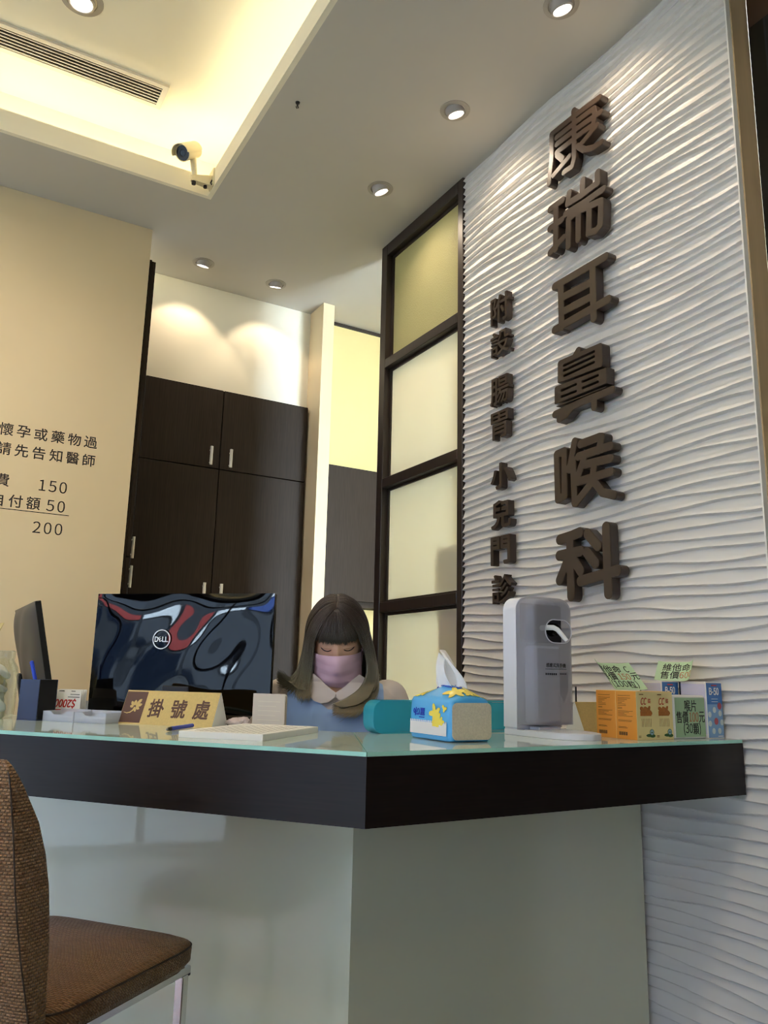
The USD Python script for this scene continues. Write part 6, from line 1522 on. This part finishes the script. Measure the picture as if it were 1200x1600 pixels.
for s in (-1, 1):
    P_("shoe", m3.Manifold.batch_hull([ball((s * 0.105, -0.205, 0.150), 0.040), ball((s * 0.105, -0.22, 0.125), 0.038), ball((s * 0.110, -0.33, 0.118), 0.034)]), "shoe_black", 60)

# hair
MATS["hair_dyed"] = usdkit.material(stage, "/World/Looks/hair_dyed", {
    "tc": ("texture_coordinate", {}), "s": ("separate_xyz", {}), "mr": ("map_range", {"from_min": 1.14, "from_max": 1.46, "to_min": 0.0, "to_max": 1.0, "clamp": True}),
    "mp": ("mapping", {"scale": (90, 90, 6)}), "n": ("noise_texture", {"scale": 1.0, "detail": 3.0}), "ad": ("math", {"math_type": "multiply_add", "value2": 0.30, "value3": -0.15}), "a2": ("math", {"math_type": "add"}),
    "r": ("rgb_ramp", {"ramp": [(0.0, lin(122, 108, 80)), (0.30, lin(104, 100, 82)), (0.55, lin(74, 70, 62)), (0.78, lin(52, 38, 32)), (1.0, lin(42, 28, 23))]}),
    "p": ("principled_bsdf", {"roughness": 0.36, "specular_ior_level": 0.55, "anisotropic": 0.5})},
    [("tc.object", "s.vector"), ("s.z", "mr.value"), ("tc.object", "mp.vector"), ("mp.vector", "n.vector"), ("n.fac", "ad.value1"), ("mr.result", "a2.value1"), ("ad.value", "a2.value2"), ("a2.value", "r.fac"), ("r.color", "p.base_color")], surface="p.BSDF")
SXr, SYr, SZr = 0.087, 0.101, 0.121
SC = np.array([0.0, 0.006, 0.006])


FS = np.array([0, 0.15, 0.30, 0.45, 0.60, 1.0])
GUIDE = {-1: (FS, np.array([(-0.068, -0.105, 1.240), (-0.098, -0.100, 1.236), (-0.118, -0.080, 1.228), (-0.124, -0.050, 1.230), (-0.100, 0.020, 1.240), (-0.02, 0.105, 1.25)]),
                      np.array([(-0.072, -0.125, 1.184), (-0.104, -0.120, 1.190), (-0.150, -0.100, 1.222), (-0.164, -0.060, 1.236), (-0.130, 0.030, 1.19), (-0.02, 0.12, 1.16)])),
         1: (FS, np.array([(0.070, -0.115, 1.212), (0.086, -0.110, 1.200), (0.102, -0.095, 1.202), (0.116, -0.050, 1.245), (0.112, 0.020, 1.26), (0.02, 0.105, 1.25)]),
                     np.array([(-0.008, -0.135, 1.152), (0.018, -0.135, 1.142), (0.052, -0.125, 1.148), (0.102, -0.070, 1.185), (0.128, 0.0, 1.228), (0.02, 0.12, 1.16)]))}


def hair_path(s, phi, lift, r_, dz):
    """One strand of the side hair in the person's frame. phi: 45 (by the face) to 180 degrees (back)."""
    f = (phi - 45) / 135.0
    d0 = np.array([0.006 * s - 0.02, -0.50 + 0.95 * f, 0.86])
    d0 /= np.linalg.norm(d0)
    a = math.radians(phi)
    el = math.radians(7)
    d1 = np.array([s * math.sin(a) * math.cos(el), -math.cos(a) * math.cos(el), math.sin(el)])
    om = math.acos(np.clip(d0 @ d1, -1, 1))
    t = np.linspace(0, 1, 14)[:, None]
    d = (np.sin((1 - t) * om) * d0 + np.sin(t * om) * d1) / math.sin(om)
    d /= np.linalg.norm(d, axis=1, keepdims=True)
    p = SC + d * (np.array([SXr, SYr, SZr]) + lift * np.minimum(1, t * 4 + 0.3))
    p = p @ HT[:3, :3].T + HT[:3, 3]
    e = p[-1]
    k = np.linspace(0, 1, 20)[1:, None]
    g = GUIDE[s]
    M_, E_ = (np.array([np.interp(f, g[0], g[q][:, j]) for j in range(3)]) for q in (1, 2))
    E_ = E_ + np.array([0.6 * r_, 0.5 * r_, dz])
    M_ = M_ + np.array([0.3 * r_, 0.4 * r_, 0.3 * dz])
    n0 = 0.58
    h = e * ((k - n0) * (k - 1) / n0) + M_ * (k * (k - 1) / (n0 * (n0 - 1))) + E_ * (k * (k - n0) / (1 - n0))
    if phi < 110:                                       # lie on the clothes
        ins = chest(h[:, 0], np.clip(h[:, 2], 0.7, 1.238), 0.034) - 0.006
        near = np.clip((1.262 - h[:, 2]) / 0.03, 0, 1) * (np.abs(h[:, 0]) < 0.165)
        h[:, 1] = h[:, 1] + near * np.minimum(0, ins - h[:, 1])
    return np.vstack([p, h])


def fringe_path(x, lift, dz):
    """Fringe: fans out from the front of the parting down over the forehead."""
    d0 = np.array([-0.02, -0.50, 0.86])
    d0 /= np.linalg.norm(d0)
    e = (0.026 + dz - SC[2]) / SZr
    d1 = np.array([x / SXr, -math.sqrt(max(0.05, 1 - (x / SXr) ** 2 - e * e)), e])
    om = math.acos(np.clip(d0 @ d1, -1, 1))
    t = np.linspace(0, 1, 18)[:, None]
    d = (np.sin((1 - t) * om) * d0 + np.sin(t * om) * d1) / math.sin(om)
    p = SC + d * (np.array([SXr, SYr, SZr]) + lift * np.minimum(1, 3 * t))
    p[:, 1] += 0.006 * t[:, 0] ** 4
    return p @ HT[:3, :3].T + HT[:3, 3]


for s in (-1, 1):
    ph_ = np.linspace(45, 180, 40)
    G_ = np.stack([hair_path(s, a, -0.002, 0.0, 0.012) for a in ph_])
    def shf(u, v, G_=G_):
        i = np.clip((u * (len(G_) - 1)).round().astype(int), 0, len(G_) - 1)
        j = np.clip((v * (G_.shape[1] - 1)).round().astype(int), 0, G_.shape[1] - 1)
        return np.moveaxis(G_[i, j], -1, 0)
    P_("hair", sheet(shf, 40, G_.shape[1], 0.004 * s), "hair_dyed", True)
Gf_ = np.stack([fringe_path(a, -0.002, 0.002) for a in np.linspace(-0.058, 0.056, 30)])
P_("hair", sheet(lambda u, v: np.moveaxis(Gf_[(u * 29).round().astype(int), (v * 17).round().astype(int)], -1, 0), 30, 18, 0.003), "hair_dyed", True)

strands = []
for s in (-1, 1):
    for i in range(2800):
        lock = RNG.integers(0, 46)
        g_ = np.random.default_rng(100 + lock + 60 * (s > 0))
        pc = 45 + 135 * ((lock + 0.5) / 46) ** 1.15
        a = np.clip(pc + RNG.normal(0, 1.7), 44, 180)
        strands.append(hair_path(s, a, 0.0005 + 0.003 * g_.random() + 0.003 * RNG.random(), 0.010 * (g_.random() - 0.5) + RNG.normal(0, 0.004), 0.012 * (g_.random() - 0.5) + RNG.normal(0, 0.008)))
for i in range(900):
    lock = RNG.integers(0, 24)
    g_ = np.random.default_rng(300 + lock)
    x0 = -0.056 + 0.110 * (lock + 0.5) / 24 + RNG.normal(0, 0.0012)
    strands.append(fringe_path(x0, 0.0005 + 0.002 * g_.random() + 0.003 * RNG.random(), 0.006 * (g_.random() - 0.5) + RNG.normal(0, 0.003)))
hp_ = unique(pr, "hair_strands")
bc_ = UsdGeom.BasisCurves.Define(stage, hp_)
bc_.CreateTypeAttr("linear")
bc_.CreateCurveVertexCountsAttr(Vt.IntArray([len(a) for a in strands]))
bc_.CreatePointsAttr(Vt.Vec3fArray.FromNumpy(np.vstack(strands).astype(np.float32)))
wd_ = np.concatenate([np.interp(np.linspace(0, 1, len(a)), [0, 0.1, 0.8, 1], [0.0008, 0.0013, 0.0012, 0.0004]) for a in strands])
bc_.CreateWidthsAttr(Vt.FloatArray.FromNumpy(wd_.astype(np.float32)))
bc_.SetWidthsInterpolation("vertex")
UsdShade.MaterialBindingAPI.Apply(bc_.GetPrim()).Bind(MATS["hair_dyed"])
tag(bc_.GetPrim(), kind="stuff")

# stool under the receptionist
os_ = thing("office_stool", "round dark stool the receptionist sits on, behind the counter", "stool", PP)
Tp = frame(PP, X, Y, Z)
part(os_, "seat", moved(lathe([(0, 0.50), (0.175, 0.50), (0.185, 0.51), (0.185, 0.545), (0.17, 0.56), (0, 0.562)], 40), Tp), "shoe_black")
part(os_, "post", moved(lathe([(0, 0.03), (0.025, 0.03), (0.025, 0.50), (0, 0.50)], 20), Tp), "chrome")
part(os_, "base", moved(lathe([(0, 0), (0.22, 0), (0.22, 0.012), (0.03, 0.04), (0, 0.04)], 40), Tp), "chrome")
part(os_, "footrest", moved(trimesh.creation.torus(0.27, 0.010, 48, 10), Tp @ frame((0, 0, 0.075), X, Y, Z)), "chrome")
for a in range(4):
    part(os_, "footrest_bar", moved(tube([(0.02 * math.cos(a * 1.57 + 0.8), 0.02 * math.sin(a * 1.57 + 0.8), 0.075), (0.265 * math.cos(a * 1.57 + 0.8), 0.265 * math.sin(a * 1.57 + 0.8), 0.075)], 0.008, 8), Tp), "chrome")
